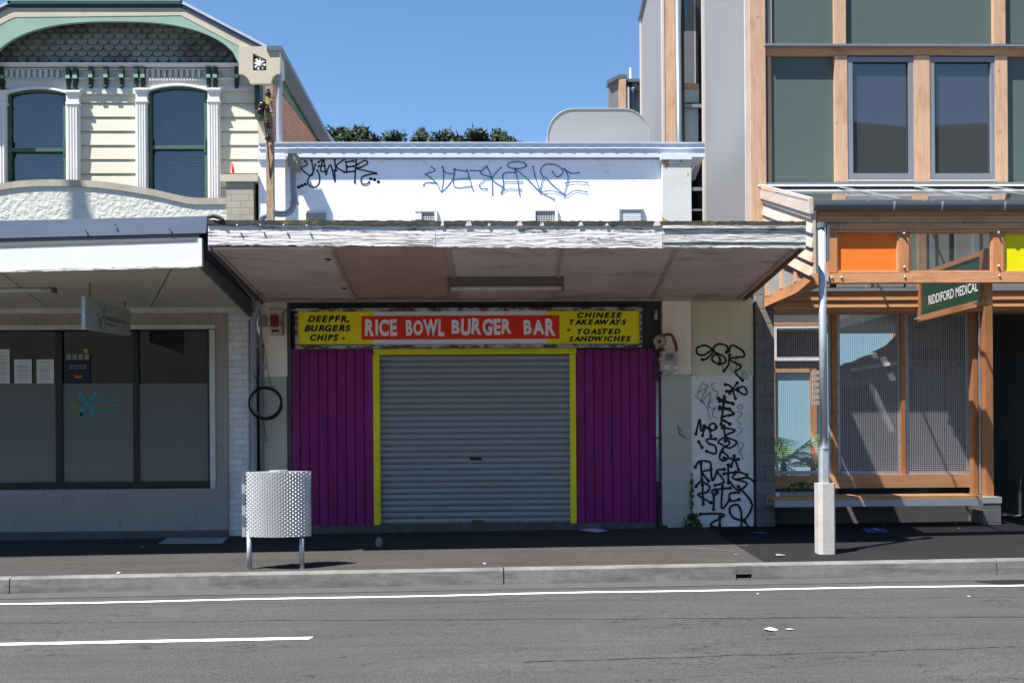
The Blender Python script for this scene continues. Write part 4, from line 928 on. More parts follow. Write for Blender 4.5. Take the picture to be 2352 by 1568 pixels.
b = MB(); b.ub(665,462,684,466,W-.24,.12); b.build('pipe_collar', M['pipe'], RW)
AB = thing('alarm_box', P(634,770,W-.1), 'beige alarm box with a dark red lens on the left pier', 'alarm')
b = MB(); b.ub(621,714,648,768,W-.14,.13); b.ub(619,710,650,716,W-.16,.15); b.build('housing', M['beige'], AB)
b = MB(); p = P(631,737,W-.14); b.box(p.x-.055,p.x+.055,W-.17,W-.14,p.z-.075,p.z+.075); b.build('lens', M['redlens'], AB)
b = MB(); b.ub(624,757,641,762,W-.145,.01); b.build('name_strip', M['cable'], AB)
b = MB()
for k in range(5): b.ub(643,735+k*3,648,736.4+k*3,W-.143,.01)
b.build('vent_slot', M['cable'], AB)
JB = thing('junction_box', P(602,749,W-.05), 'small white junction box left of the alarm', 'box')
b = MB(); b.ub(593,728,611,749,W-.06,.055); j = b.build('case', M['pipe'], JB)
b = MB(); b.ub(592.5,726.5,611.5,730.5,W-.066,.06); b.build('lid', M['pipe'], JB)
CO = thing('conduit', P(602.5,1240,W-.03), 'thin white conduit running down the left pier behind the cable coil', 'pipe')
b = MB(); b.tube([P(603,788,W-.03),P(604,1080,W-.03),P(604,1215,W-.03)], .016, 8); b.build('tube', M['pipe'], CO, True)
b = MB(); b.ub(599,838,609,845,W-.055,.04); b.ub(594,1008,614,1011,W-.05,.04); b.build('saddle', M['pipe'], CO)
DP = thing('drainpipe', P(585,1240,YP-.02), 'grey drainpipe bending down from the gap between the two verandahs', 'pipe')
b = MB(); b.tube(smooth([P(592,686,YP-.05),P(588,715,YP-.05),P(582,740,YP-.05),P(582,770,YP-.05),P(583,1000,YP-.05),P(584,1215,YP-.05)],5), .042, 12); b.build('tube', M['pipegrey'], DP, True)
b = MB()
for v in (793,947,1147): b.ub(574,v,592,v+3,YP-.1,.1)
b.build('pipe_clip', M['pipegrey'], DP)
D2 = thing('service_pipe', P(573,1240,YP), 'narrow grey service pipe clipped to the white brick pier', 'pipe')
b = MB(); b.tube([P(573,735,YP-.01),P(575,1215,YP-.01)], .016, 8); b.build('tube', M['pipegrey'], D2, True)
b = MB()
for v in (776,870,972,1072): b.ub(568,v,578,v+3,YP-.02,.06)
b.build('pipe_clip', M['pipegrey'], D2)
CC = thing('cable_coil', P(609,966,W-.06), 'coil of black cable hanging on the grey pier', 'cable')
random.seed(3)
b = MB(); pts = []
for i in range(9*24+1):
    a = i*2*math.pi/24; k = i/24; r = 37-1.0*(k % 3)+random.uniform(-.5,.5)
    cx_ = 609+(math.sin(k*1.9)*2.0); cy_ = 926+math.cos(k*1.3)*2.2
    pts.append(P(cx_+r*1.06*math.cos(a-1.57), cy_+r*math.sin(a-1.57), 13.37-.012*math.sin(k*2.4)))
b.tube(pts, .0065, 6); b.build('coil', M['cable'], CC)
b = MB(); b.tube([P(595,700,W-.02),P(600,760,W-.03),P(612,830,W-.05),P(622,888,13.40)], .004, 5); b.tube([P(583,858,13.38),P(598,895,13.37)], .005,5); b.tube([P(604,965,13.38),P(611,1003,13.5)], .004,5); b.tube([P(615,893,13.37),P(633,886,13.36)], .006,5)
b.tube([P(600,752,W-.04),P(598,775,W-.04),P(602,790,W-.04)], .004,5); b.build('loose_cable', M['cable'], CC)
GM = thing('gas_meter', P(1540,855,W-.1), 'beige gas meter with round regulator on the right cream pier', 'meter')
p = P(1517,783,W-.12); b = MB(); b.disc(p+Vector((0,.08,0)), .085, (0,-1,0), .05, 20); b.disc(p+Vector((0,.03,0)), .05, (0,-1,0), .07, 16); b.tube([p+Vector((-.05,.03,-.1)),p+Vector((.06,.03,.1))], .02, 8); b.build('regulator', M['beige'], GM, True)
b = MB(); b.disc(p+Vector((-.02,-.04,-.01)), .025, (0,-1,0), .012, 12); b.build('regulator_cap', M['cable'], GM)
b = MB(); b.ub(1520,806,1555,828,W-.2,.17); b.ub(1518,826,1555,850,W-.19,.16); b.prism([(1518,850),(1555,850),(1548,856),(1525,854)],W-.19,.16); b.ub(1516,820,1557,828,W-.215,.2); b.build('meter_body', M['beige'], GM)
b = MB(); b.ub(1529,812,1548,827,W-.22,.02); b.build('dial', M['winframe'], GM)
b = MB(); b.ut('01783',1530,815,1547,820,W-.222); b.build('print', M['cable'], GM)
b = MB(); b.ub(1526,838,1539,847,W-.195,.01); b.ub(1546,841,1556,848,W-.195,.01); b.build('label_sticker', M['paper'], GM)
b = MB(); b.tube(smooth([P(1523,770,W-.1),P(1540,768,W-.14),P(1548,780,W-.14),P(1553,795,W-.12),P(1553,808,W-.1)]), .02, 8); b.tube([P(1521,797,W-.1),P(1526,810,W-.1)],.02,8); b.build('hose', M['rust'], GM, True)
GP = thing('gas_pipe', P(1510,1215,W-.05), 'dark pipe rising past the right purple boards to the meter', 'pipe')
b = MB(); b.tube([P(1506,712,W+.0),P(1507,850,W-.03),P(1509,1000,W-.03),P(1511,1213,W-.03)], .022, 8); b.build('tube', M['darkmetal'], GP, True)
b = MB(); b.tube([P(1506,712,W-.005),P(1506,735,W-.005)], .027, 8); b.tube([P(1508.5,875,W-.032),P(1510.5,1105,W-.032)], .0235, 8); b.build('pipe_sleeve', M['galv'], GP, True)
for v in (845,1003):
    b = MB(); b.ub(1500,v,1517,v+4,W-.06,.06); b.build('pipe_clip', M['darkmetal'], GP)
# ducting behind
HD = thing('roof_duct', P(1376,322,16), 'round-cornered galvanised ventilation duct on the takeaway roof', 'duct')
Yh = 15.6; b = MB(); pts = []
for (cx_, cy_, a0) in ((1318,312,180),(1432,312,270)):
    for i in range(9):
        a = math.radians(a0+90*i/8); rx = 60; ry = 62
        pts.append((cx_+rx*math.cos(a), cy_+ry*math.sin(a)))
pts = [(1258,345)]+pts+[(1492,345)]
b.prism(pts, Yh, 2.2); b.build('duct_body', M['hoodm'], HD)
b = MB(); rim = [P(u,v,Yh-.005) for u, v in pts]
b.tube(rim, .009, 6); b.build('rim', M['hoodm'], HD)
pen = MB(); p0_ = P(535.5,400,YP); pen.tube([P(536,400,YP),P(534.5,386,YP),P(532,376.5,YP+.02)], .018, 8)
tag(pen.build('red_stopper', M['redpl'], None, True), 'small red plastic stick standing on the parapet pier cap', 'stick')
# ------------------------------------------------------------------ timber medical building
YM = 13.6; GF = 11.5
MD = thing('medical_building', (8, YM, G(8,YM)), 'modern timber-framed building with green panels, grey ribbed fins and a glazed porch', 'building')
def md(name, u0, v0, u1, v1, Y, D, m, par=MD, label=None):
    b = MB(); b.ub(u0,v0,u1,v1,Y,D); return b.build(name, m, par, label=label)
XM = P(1728,250,YM).x
# ribbed side wall, receding
def ribwall(X, y0, y1, z0, z1a, z1b, name='ribbed_side_wall', step=.05):
    b = MB(); n = int((y1-y0)/step); vs = []
    for i in range(n*2+1):
        y = y0+(y1-y0)*i/(2*n); t = i/(2*n); x = X-(.010 if i % 2 else 0); vs += [(x,y,z0),(x,y,z1a+(z1b-z1a)*t)]
    b.add(vs, [(2*i,2*i+1,2*i+3,2*i+2) for i in range(2*n)]); return b.build(name, M['corr'], MD)
zgr = .2
ribwall(XM-.02, YM+.06, 16.45, zgr, 8.6, 8.9)
b = MB(); b.box(XM-.015, XM+.1, YM+.1, 16.4, zgr, 8.5); b.build('side_wall_core', M['panel2'], MD)
md('corner_board',1713,-60,1724,620,YM-.02,.06,M['edgew'])
b = MB(); x_ = PX(1622,250,XM).y; b.box(XM-.06,XM+.02,16.38,16.5,zgr,8.9); b.build('corner_board', M['edgew'], MD)
md('corner_post',1724,-60,1759,620,YM-.06,.3,M['larch'])
# recessed glazed link
Y2 = 16.6
xg0, xg1 = P(1560,250,Y2).x, P(1626,250,Y2).x
X1 = P(1525,250,Y2).x
b = MB(); b.ub(1525,-60,1559,520,Y2-.05,.25); b.build('corner_post', M['larch'], MD)
ribwall(X1, Y2+.02, 18.9, zgr, 9.75, 9.2)
b = MB(); b.box(X1-.03,X1+.03,18.86,18.95,zgr,9.25); b.build('corner_board', M['edgew'], MD)
b = MB(); b.ub(1522,-60,1527,520,Y2-.06,.1); b.build('corner_board', M['edgew'], MD)
b = MB(); b.ex([(X1-.06,18.95,9.15),(X1-.06,Y2,9.70),(X1-.06,Y2,9.82),(X1-.06,18.95,9.27)], (.2,0,0)); b.build('wall_capping', M['gutterm'], MD)
b = MB(); p = P(1558,250,Y2-.1); b.tube([(P(1556,-60,Y2-.1).x,Y2-.1,9.2),(P(1562,325,Y2-.1).x,Y2-.1,1)], .055, 10); b.build('downpipe', M['gutterm'], MD, True)
b = MB(); b.box(xg0,xg1+.4,Y2+.9,Y2+1,0,9.3); b.build('link_back_wall', M['dark'], MD)
lw_ = md('link_window',1566,-60,1572,520,Y2,.08,M['darkmetal'])
md('transom',1572,239,1620,247,Y2-.01,.06,M['winframe'],lw_)
md('transom',1588,430,1622,438,Y2-.01,.06,M['winframe'],lw_)
md('transom',1588,480,1622,484,Y2-.01,.06,M['winframe'],lw_)
skyg = glass('blue reflecting glass', .62, (.02,.03,.05), 0)
md('pane',1572,-60,1606,72,Y2+.12,.01,M['medglass'],lw_)
md('pane',1572,72,1604,236,Y2+.12,.01,skyg,lw_)
md('pane',1604,-60,1622,236,Y2+.14,.01,M['shopglass'],lw_)
frs = mat('frosted pale pane', (.36,.42,.42), .4, var=.04)
md('pane',1572,250,1604,325,Y2+.10,.01,frs,lw_)
md('pane',1604,250,1622,520,Y2+.14,.01,M['shopglass'],lw_)
b = MB(); b.ub(1572,206,1606,236,Y2+.11,.01); b.build('pane', frs, lw_)
b = MB(); b.ub(1572,192,1606,206,Y2+.105,.01); b.build('timber_lining', M['larchx'], lw_)
b = MB(); b.tube([P(1611,352,W+.25),P(1590,408,W+.9)], .05, 10); b.build('overflow_pipe', M['pipegrey'], MD, True)
# main facade
FY_ = YM
b = MB(); xF0 = P(1762,250,YM).x; xF1 = 10.5; b.box(xF0, xF1, YM+.10, YM+.45, P(2000,660,YM).z, 8.35); b.build('facade_core', M['darkmetal'], MD)
for u0, v0, u1, v1 in ((1771,-70,1917,101),(1942,-70,2283,101),(2308,-70,2700,101),(1772,129,1921,418),(2314,129,2700,418),(1946,129,2100,418),(2134,129,2290,418)):
    md('facade_panel',u0,v0,u1,v1,YM+.03,.07,M['panel'])
md('facade_edge',1757,-70,1763,420,YM+.0,.1,M['gutterm'])
md('facade_edge',1763,-70,1772,101,YM-.0,.1,M['edgew']); md('facade_edge',1762,129,1772,418,YM-.0,.1,M['larch'])
for u0, u1 in ((1916.5,1942.5),(2282,2309)): md('mullion',u0,-70,u1,101,YM-.035,.08,M['larch'])
md('flashing',1757,101.5,2700,106,YM-.09,.16,M['winframe'])
md('rail',1760,106,2700,127.5,YM-.03,.12,M['larchx'])
for u0, u1 in ((1918.5,1946.5),(2099.5,2136),(2286,2314.5)): md('mullion',u0,128,u1,418,YM-.04,.09,M['larch'])
for u0, u1 in ((1946.5,2100),(2134.5,2290)):
    b = MB(); v0, v1 = 131, 411; b.ub(u0,v0,u1,v0+11,YM-.03,.1); b.ub(u0,v1-13,u1,v1,YM-.03,.1); b.ub(u0,v0+11,u0+12.5,v1-13,YM-.03,.1); b.ub(u1-13,v0+11,u1,v1-13,YM-.03,.1)
    wf = b.build('window', M['winframe'], MD)
    b = MB(); i = 1; b.ub(u0+12.5,v0+11,u1-13,v0+13,YM-.01,.04); b.ub(u0+12.5,v0+13,u0+14,v1-13,YM-.01,.04); b.ub(u1-14.5,v0+13,u1-13,v1-13,YM-.01,.04); b.build('gasket', M['cable'], wf)
    b = MB(); b.ub(u0+12,v0+11,u1-12,v1-12,YM+.018,.008); b.build('pane', M['medglass'], wf)
    b = MB(); b.ub(u0+2,v1+1,u1-1,v1+6,YM-.05,.1); b.build('sill', M['edgew'], wf)
md('flashing',1762,418.5,2700,425.5,YM-.07,.14,M['winframe'])
md('facade_shadow_gap',1762,425.5,2700,431,YM-.0,.1,M['sill'])
# lower facade seen through the porch
b = MB()
for u0, u1 in ((1763,1905),(1925,2075),(2082,2180),(2196,2700)): b.ub(u0,431,u1,659,YM+.0,.08)
b.build('lower_panel', M['panel2'], MD)
for u0, u1 in ((2109,2128),): md('mullion',u0,431,u1,659,YM-.05,.08,M['larch'])
for u0, u1 in ((2136,2148),(2236,2250),(1990,2000)): md('steel_mullion',u0,431,u1,659,YM-.04,.08,M['galv'])
md('flashing',1850,660,2700,667,YM-.07,.1,M['galv'])
b = MB(); yy = [(667,690),(690,706)]
for v0, v1 in yy:
    z0 = P(2050,v1,YM).z; z1 = P(2050,v0,YM).z; x0 = P(1775,680,YM).x
    b.ex([(x0,YM-.06,z0),(x0,YM+.0,z0),(x0,YM+.0,z1),(x0,YM-.02,z1)], (6.5,0,0))
b.build('timber_siding', M['cedarx'], MD)
md('porch_lintel',1775,706,2700,714,YM-.03,.4,M['cedarx'])
# porch: glazed roof, side wall, gutter, frame
XP = P(1874,600,GF).x
zrb = P(2000,433,YM).z; zrf = P(2100,462,GF).z; zrb2 = zrb
b = MB(); b.ex([(XP-.08,GF+.02,zrf+.01),(10.5,GF+.02,zrf+.01),(10.5,YM,zrb),(XP-.08,YM,zrb)], (0,0,.012)); b.build('porch_roof_glass', M['roofglass'], MD)
for uf, ub_ in ((1878,1775),(2050,1945),(2270,2105),(2475,2263),(2680,2420)):
    p0 = P(ub_+90,462,GF) ; xx0 = XP+.0
for k in range(6):
    x0 = XP-.05+k*1.02
    b = MB(); b.ex([(x0-.014,GF-.01,zrf+.022),(x0+.014,GF-.01,zrf+.022),(x0+.014,GF-.01,zrf+.035),(x0-.014,GF-.01,zrf+.035)], (0,YM-GF,zrb-zrf)); b.build('glazing_bar', M['winframe'], MD)
b = MB(); b.ex([(XP-.1,YM-.08,zrb+.012),(10.5,YM-.08,zrb+.012),(10.5,YM,zrb+.03),(XP-.1,YM,zrb+.03)], (0,0,.02)); b.build('roof_flashing', M['tin'], MD)
gp = []
for i in range(9):
    a = math.pi*i/8; gp.append((GF-.045-.075*math.cos(a)*-1, P(2100,465,GF).z-.085*math.sin(a)))
b = MB(); zg_ = P(2100,459,GF-.1).z; prof = [(GF-.045,zg_)]+[(GF+.002-.047*math.cos(math.pi*i/10), zg_-.02-.075*math.sin(math.pi*i/10)) for i in range(11)]+[(GF+.049,zg_)]
b.ex([(XP-.02,y,z) for y,z in prof], (7,0,0)); gt = b.build('porch_gutter', M['gutterm'], MD)
for uu in (2057,2168,2313):
    x0 = P(uu,465,GF-.1).x; b = MB(); b.ex([(x0,y-.005*(1 if y < GF else 0),z-.006) for y,z in prof], (.022,0,0)); b.build('gutter_bracket', M['galv'], gt)
# porch side wall (weatherboards, panels, posts, beam)
def sidez(v, y=GF): return P(1874, v, GF).z
zs_top = sidez(459); zb_top = PX(1762,431,XP).z
b = MB(); nb = 5; hgt = .165; sl = (zrb-zrf)/(YM-GF)
for k in range(nb):
    za = zs_top-.05-k*hgt
    b.ex([(XP-.055,GF,za-hgt+.004),(XP-.02,GF,za),(XP,GF,za),(XP,GF,za-hgt)], (0,YM-GF-.06,sl*(YM-GF)))
b.ex([(XP-.075,GF-.02,zs_top-.16),(XP-.03,GF-.02,zs_top-.16),(XP-.03,GF-.02,zs_top+.02),(XP-.075,GF-.02,zs_top+.02)], (0,YM-GF-.04,sl*(YM-GF)))
b.build('porch_side_boards', M['silverw'], MD)
zb1, zb0 = sidez(628), sidez(655)
b = MB(); b.box(XP-.03,XP+.09,GF-.02,YM-.06,zb0,zb1); b.build('porch_side_beam', M['cedary'], MD)
b = MB(); zt_ = zs_top-.05-nb*hgt
b.ex([(XP-.01,GF+.05,zb1),(XP-.01,YM-.07,zb1),(XP-.01,YM-.07,zt_+.4),(XP-.01,GF+.05,zt_+.05)], (.02,0,0)); b.build('porch_side_panel', M['panel2'], MD)
for y in (GF+.0,GF+.62,GF+1.22,YM-.2):
    b = MB(); b.box(XP-.035,XP+.03,y,y+.11,zb1,zt_+.03+(y-GF)*sl); b.build('porch_side_stud', M['larch'], MD)
# porch front
F0 = GF+.07
def pf_(name, u0,v0,u1,v1,Y,D,m,**k): return md(name,u0,v0,u1,v1,Y,D,m,**k)
for v0, v1 in ((474,494),(495,511),(512,527)):
    b = MB(); z0 = P(2100,v1,F0).z; z1 = P(2100,v0,F0).z; x0 = P(1876,500,F0).x; b.ex([(x0,F0-.018,z0),(x0,F0+.02,z0),(x0,F0+.02,z1),(x0,F0-.005,z1)], (7,0,0)); b.build('porch_front_board', M['cedarx'], MD)
md('porch_rail',1896,527.5,2700,532,F0-.02,.08,M['cedarx'])
for u0, u1 in ((1899,1923),(2065.5,2088),(2281,2305)): md('porch_stud',u0,532,u1,626,F0-.01,.07,M['cedar'])
for u0, u1, m, n_ in ((1923,2065.5,'orange','orange_panel'),(2305,2700,'citrus','yellow_panel')): md(n_,u0,532,u1,626,F0+.025,.02,M[m])
md('glazing_panel',2088,532,2281,626,F0+.025,.01,M['clear'])
for u0, u1 in ((1923,2065.5),(2088,2281),(2305,2700)):
    b = MB(); b.ub(u0,621,u1,626,F0+.0,.03); b.ub(u0,532,u0+2.5,621,F0,.03); b.ub(u1-5,532,u1,621,F0,.03); b.ub(u0,532,u1,536,F0,.03); b.build('panel_bead', M['cedarx'], MD)
bm = md('porch_beam',1899,626,2700,648,F0-.03,.1,M['cedarx'])
b4 = lambda x, y: (1665.2+x*.3296, 459.4+y*.3296)
b = MB()
for x, y in ((745,540),(812,540),(1252,467),(1253,535),(1910,460),(1912,528),(742,186),(808,184),(1248,233),(1907,228)):
    p = P(*b4(x,y),F0-.03); b.disc(p+Vector((0,.03,0)), .014, (0,-1,0), .032, 8); b.dome(p+Vector((0,-.002,0)), .014)
b.build('bolt', M['galv'], MD)
b = MB(); b.box(P(1899,640,F0).x-.04,P(1899,640,F0).x,F0-.06,F0+.04,P(1899,648,F0).z,P(1899,626,F0).z); b.build('beam_end', M['edgew'], MD)
# block piers
low(1738,622,1779,1240,YM-.05,.5,M['block'],'block_pier',None,MD)
b = MB(); pz = P(2277,1141,13.35).z; bx0, bx1 = P(2257,1170,13.35).x, P(2299,1170,13.35).x
b.box(bx0,bx1,13.35,13.9,0,pz-.08); bp_ = b.build('block_pier', M['block'], MD, label='low block pier under the porch post')
b = MB(); b.box(bx0-.01,bx1+.008,13.34,13.9,pz-.08,pz); b.build('pier_cap', M['conc'], MD)
x0, x1 = P(2264,900,13.5).x, P(2281,900,13.5).x
b = MB(); b.box(x0,x1,13.5,13.66,pz,P(2260,705,13.5).z+.1); b.build('porch_post', M['cedar'], MD)
b = MB(); b.ub(2250,715,2253,1134,13.62,.03); b.build('steel_flat', M['galv'], MD)
md('screen_post',2235,714,2246,1134,YM+.14,.12,M['cedar']); md('screen_post',1911.5,714,1922,1090,YM+.30,.1,M['cedar']); md('screen_post',2069.5,714,2079,1090,YM+.30,.1,M['cedar'])
md('screen_rail',1778,1090,2236,1120,YM+.24,.12,M['cedarx'])
# wire mesh screens
def screen(u0, u1, fl, fr, v0=716, v1=1089.5):
    b = MB()
    if fl: b.ub(u0,v0,u0+7,v1,YM+.34,.03)
    if fr: b.ub(u1-7,v0,u1,v1,YM+.34,.03)
    b.ub(u0+(7 if fl else 0),v1-9,u1-(7 if fr else 0),v1,YM+.34,.03); b.ub(u0+(7 if fl else 0),v0,u1-(7 if fr else 0),v0+6,YM+.34,.03)
    f = b.build('mesh_screen', M['galv'], MD)
    b = MB(); x0 = P(u0,900,YM+.35).x; x1 = P(u1,900,YM+.35).x; z0 = P(u0,v1-9,YM+.35).z; z1 = P(u0,v0+5,YM+.35).z; r = .0021
    x = x0+.01
    while x < x1: b.box(x-r,x+r,YM+.350,YM+.354,z0,z1); x += .0258
    z = z0+.02
    while z < z1: b.box(x0,x1,YM+.346,YM+.350,z-r,z+r); z += .0258
    b.build('wire_mesh', M['wire'], f)
    b = MB()
    v = v0+25
    while v < v1-10:
        for (on, u) in ((fl,u0+3),(fr,u1-3)):
            if on: b.dome(P(u,v,YM+.338), .009)
        v += 34
    if fl or fr: b.build('rivet', M['gutterm'], f)
screen(1777,1911,False,True); screen(1923,2070,True,True); screen(2080,2227,True,True)
# entry recess on the right
md('entry_wall',2283,714,2700,1240,15.2,.1,M['shadeW'])
for u0, u1 in ((2297,2301),(2322,2326),(2345,2352)): md('entry_stud',u0,714,u1,1215,15.1,.1,M['darkmetal'])
b = MB(); b.box(P(2350,900,14.4).x,P(2362,900,14.4).x,14.3,15.2,.2,3.2); b.build('entry_post', M['cedar'], MD)
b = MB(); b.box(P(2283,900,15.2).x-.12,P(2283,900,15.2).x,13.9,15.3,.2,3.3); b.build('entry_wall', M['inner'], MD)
b = MB(); b.box(P(2066,700,15).x,10.5,YM+.4,18.5,P(2000,714,YM).z+.15,P(2000,714,YM).z+.3); b.build('entry_ceiling', M['darkmetal'], MD)
# inner wall behind the right screens
YI = 17.2
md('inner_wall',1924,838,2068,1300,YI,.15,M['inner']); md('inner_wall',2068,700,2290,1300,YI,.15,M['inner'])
for u0, u1 in ((2013,2082),(2098,2168),(2176,2226)):
    b = MB(); b.ub(u0,845,u1,1120,YI-.03,.03); b.build('inner_panel', M['slate'], MD)
md('inner_post',2084,740,2091,1120,YI-.1,.1,M['winframe'])
YC = 16.2
for (a, c, d, e, m) in (((1938,834),(2066,813),(2066,853),(1938,870),'slate'),((1955,845),(2066,828),(2066,836),(1955,853),'shadeW'),((1938,872),(2066,855),(2066,872),(1938,890),'slate')):
    b = MB(); b.prism([a,c,d,e], YC if m == 'slate' else YC-.03, .06 if m == 'slate' else .03); b.build('inner_canopy', M[m], MD)
b = MB(); b.prism([(1958,834),(2066,813),(2160,795),(2160,745),(2075,765),(2050,790)], YC+.3, .3); b.build('inner_soffit', M['edgew'] if False else M['slate'], MD)
bRefl = MB(); bRefl.ut('RIDDIFORD MEDICAL',2082,826,2222,846,YC+1.0-.06); bRefl.build('lettering', M['faint'], MD)  # reflection of the porch sign, painted as faint letters on the inner wall
# courtyard back building
YB = 22.0
CB = thing('courtyard_building', P(1900,1100,YB), 'light blue clad rear building with orange timber frames behind the wire mesh', 'building')
def cb(name, u0,v0,u1,v1,m,Y=YB,D=.1,par=None): 
    b = MB(); b.ub(u0,v0,u1,v1,Y,D); return b.build(name, m, par or CB)
cb('wall_core',1700,700,2110,1240,M['darkplinth'],YB+.15,.4)
for r in ((1785,856,1866,1100),(1870,856,1890,1100),(1890,745,2062,1100)): cb('blue_cladding',*r,M['bluepanel'],YB+.05,.1)
for r in ((1776,740,2110,746),(1774,746,1781,1120),(1781,822,1880,828),(1862,846,1876,1100),(1776,846,1864,855),(1886,746,1892,900),(2052,746,2060,900)): cb('timber_frame',*r,M['cedarx'] if r[2]-r[0] > 30 else M['cedar'],YB,.1)
wn = cb('window',1780,749,1884,754,M['tin'],YB-.02,.06); cb('window_frame',1780,754,1784,828,M['tin'],YB-.02,.06,wn); cb('window_frame',1784,820,1884,828,M['tin'],YB-.02,.06,wn); cb('pane',1784,754,1884,820,M['shopglass'],YB+.02,.02,wn)
b = MB()
for k in range(6):
    b.ub(1866,850+k*14,1900,860+k*14,20.6,.05)
b.build('louvre_board', M['silverw'], CB)
CL_ = MB(); CL_.ub(1776,1095,1960,1240,20.2,.2); CL_.build('planter_wall', M['block'], CB)
sheet('courtyard_paving', [(4.0,14.2),(9.5,14.2),(9.5,22.5),(3.6,22.5)], M['conc'], .01, 'pale paving of the courtyard behind the mesh')

# bench
BN = thing('bench', (P(2000,1150,13.2).x, 13.3, G(5,13.3)), 'timber slatted bench with a steel front rail running under the mesh screens', 'bench')
x0, x1 = P(1779,1140,13.15).x, P(2257,1140,13.15).x; zt3 = P(2018,1139,13.15).z
for k in range(4):
    b = MB(); b.box(x0,x1,13.15+k*.107,13.15+k*.107+.1,zt3-.045,zt3); b.build('slat', M['cedarx'], BN)
b = MB(); b.box(x0,x1,13.14,13.18,zt3-.13,zt3-.047); b.box(x0,x1,13.5,13.54,zt3-.13,zt3-.047); b.build('steel_rail', M['galv'], BN)
b = MB(); 
for x in (x0+.5,(x0+x1)/2,x1-.3): b.box(x,x+.05,13.18,13.5,zt3-.12,zt3-.05)
b.build('cross_bar', M['galv'], BN)
low(1779,1160,2257,1240,13.75,.2,M['lintel'],'bench_back_wall',None,MD)
bt_ = MB(); q = P(1880,1139,13.2); bt_.dome(Vector((P(1787,1137,13.2).x,13.22,zt3+.025)), .03, 7); bt_.dome(Vector((P(1789,1137,13.2).x,13.25,zt3+.02)), .028, 6)
tag(bt_.build('paper_ball', M['paper']), 'crumpled white paper ball at the left end of the bench', 'litter')

# hanging glass sign on the porch
XR = P(2270,703,11.7).x
RS = thing('hanging_sign', (XR, 12.6, 2.7), 'green sign in an orange timber frame hung from the porch beam', 'sign')
q0 = PX(2113,735.6,XR); q1 = PX(2273,703,XR); t0 = PX(2113,640,XR); 
y_f, y_n = q0.y, q1.y; zb_ = (q0.z+q1.z)/2; zt4 = PX(2113,638,XR).z
b = MB(); b.box(XR-.035,XR+.035,y_n,y_f,zb_,zb_+.075); b.build('frame_bottom', M['cedary'], RS)
b = MB(); b.box(XR-.035,XR+.035,y_f-.08,y_f,zb_+.077,zt4+.06); b.build('frame_stile', M['cedar'], RS)
b = MB(); b.box(XR-.035,XR+.035,y_n,y_n+.16,zb_+.077,zt4+.06); b.build('frame_stile', M['cedar'], RS)
b = MB(); b.box(XR-.03,XR+.03,y_n+.16,y_f-.08,zt4+.0,zt4+.06); b.build('frame_top', M['cedary'], RS)
b = MB(); b.box(XR-.012,XR+.012,y_n+.16,y_f-.08,zb_+.077,zt4); brd = b.build('board', M['signgreen'], RS)
hh = zt4-zb_-.08; b = MB(); tA = PX(2133,700,XR-.016); tB = PX(2246,671,XR-.016); tC = PX(2133,679,XR-.016); b.text('RIDDIFORD MEDICAL', tA, (0,-1,0), (0,0,1), tA.y-tB.y, tC.z-tA.z, bold=.012); b.build('lettering', M['letters'], brd)
b = MB()
for yy_ in (y_f-.02,y_n+.2):
    for dx in (0,): b.tube([(XR-.035,yy_,zb_+.035),(XR-.085,yy_,zb_+.035)], .010, 6); b.tube([(XR-.035,yy_-.05,zb_+.035),(XR-.085,yy_-.05,zb_+.035)], .010, 6)
b.build('bolt', M['galv'], RS)

# steel porch column on its concrete base
xb = P(1892,1270,11.2).x; zb5 = G(xb,11.2)
PC = thing('porch_column', (xb,11.27,zb5), 'round galvanised column standing on a tall square concrete base at the kerb', 'column')
b = MB(); x0, x1 = P(1882,1200,11.15).x, P(1920,1200,11.15).x; zt5 = P(1893,1110,11.15).z; c = .018; y0, y1 = 11.15, 11.15+(x1-x0)
out = [(x0+c*2.2,y0),(x1-c,y0),(x1,y0+c),(x1,y1-c),(x1-c,y1),(x0+c,y1),(x0,y1-c),(x0,y0+c*2.2)]
b.ex([(x,y,zb5-.03) for x,y in out], (0,0,zt5-zb5+.03)); b.build('concrete_base', M['conc'], PC)
xc = (x0+x1)/2-.005; yc = (y0+y1)/2
zj = P(1892,1030,yc).z; ztp = P(1887,518,yc).z
b = MB(); r = .052; b.ex([(xc+r*s, yc+r*t, zt5) for s, t in ((-1,-.6),(-.6,-1),(.6,-1),(1,-.6),(1,.6),(.6,1),(-.6,1),(-1,.6))], (0,0,zj-zt5)); b.build('square_tube', M['galv'], PC)
b = MB(); b.disc((xc,yc,zj), .062, (0,0,1), .012, 16); b.build('collar', M['galv'], PC)
b = MB(); b.tube([(xc,yc,zj+.01),(P(1888,530,yc).x,yc,ztp)], .042, 14); b.build('round_tube', M['galv'], PC, True)
b = MB(); b.tube([(P(1888,530,yc).x,yc,ztp-.03),(P(1888,530,yc).x,yc,ztp+.03)], .055, 12); b.box(P(1898,560,yc).x,P(1902,560,yc).x,yc-.05,yc+.05,P(1898,600,yc).z,P(1898,520,yc).z); b.build('head_bracket', M['gutterm'], PC)

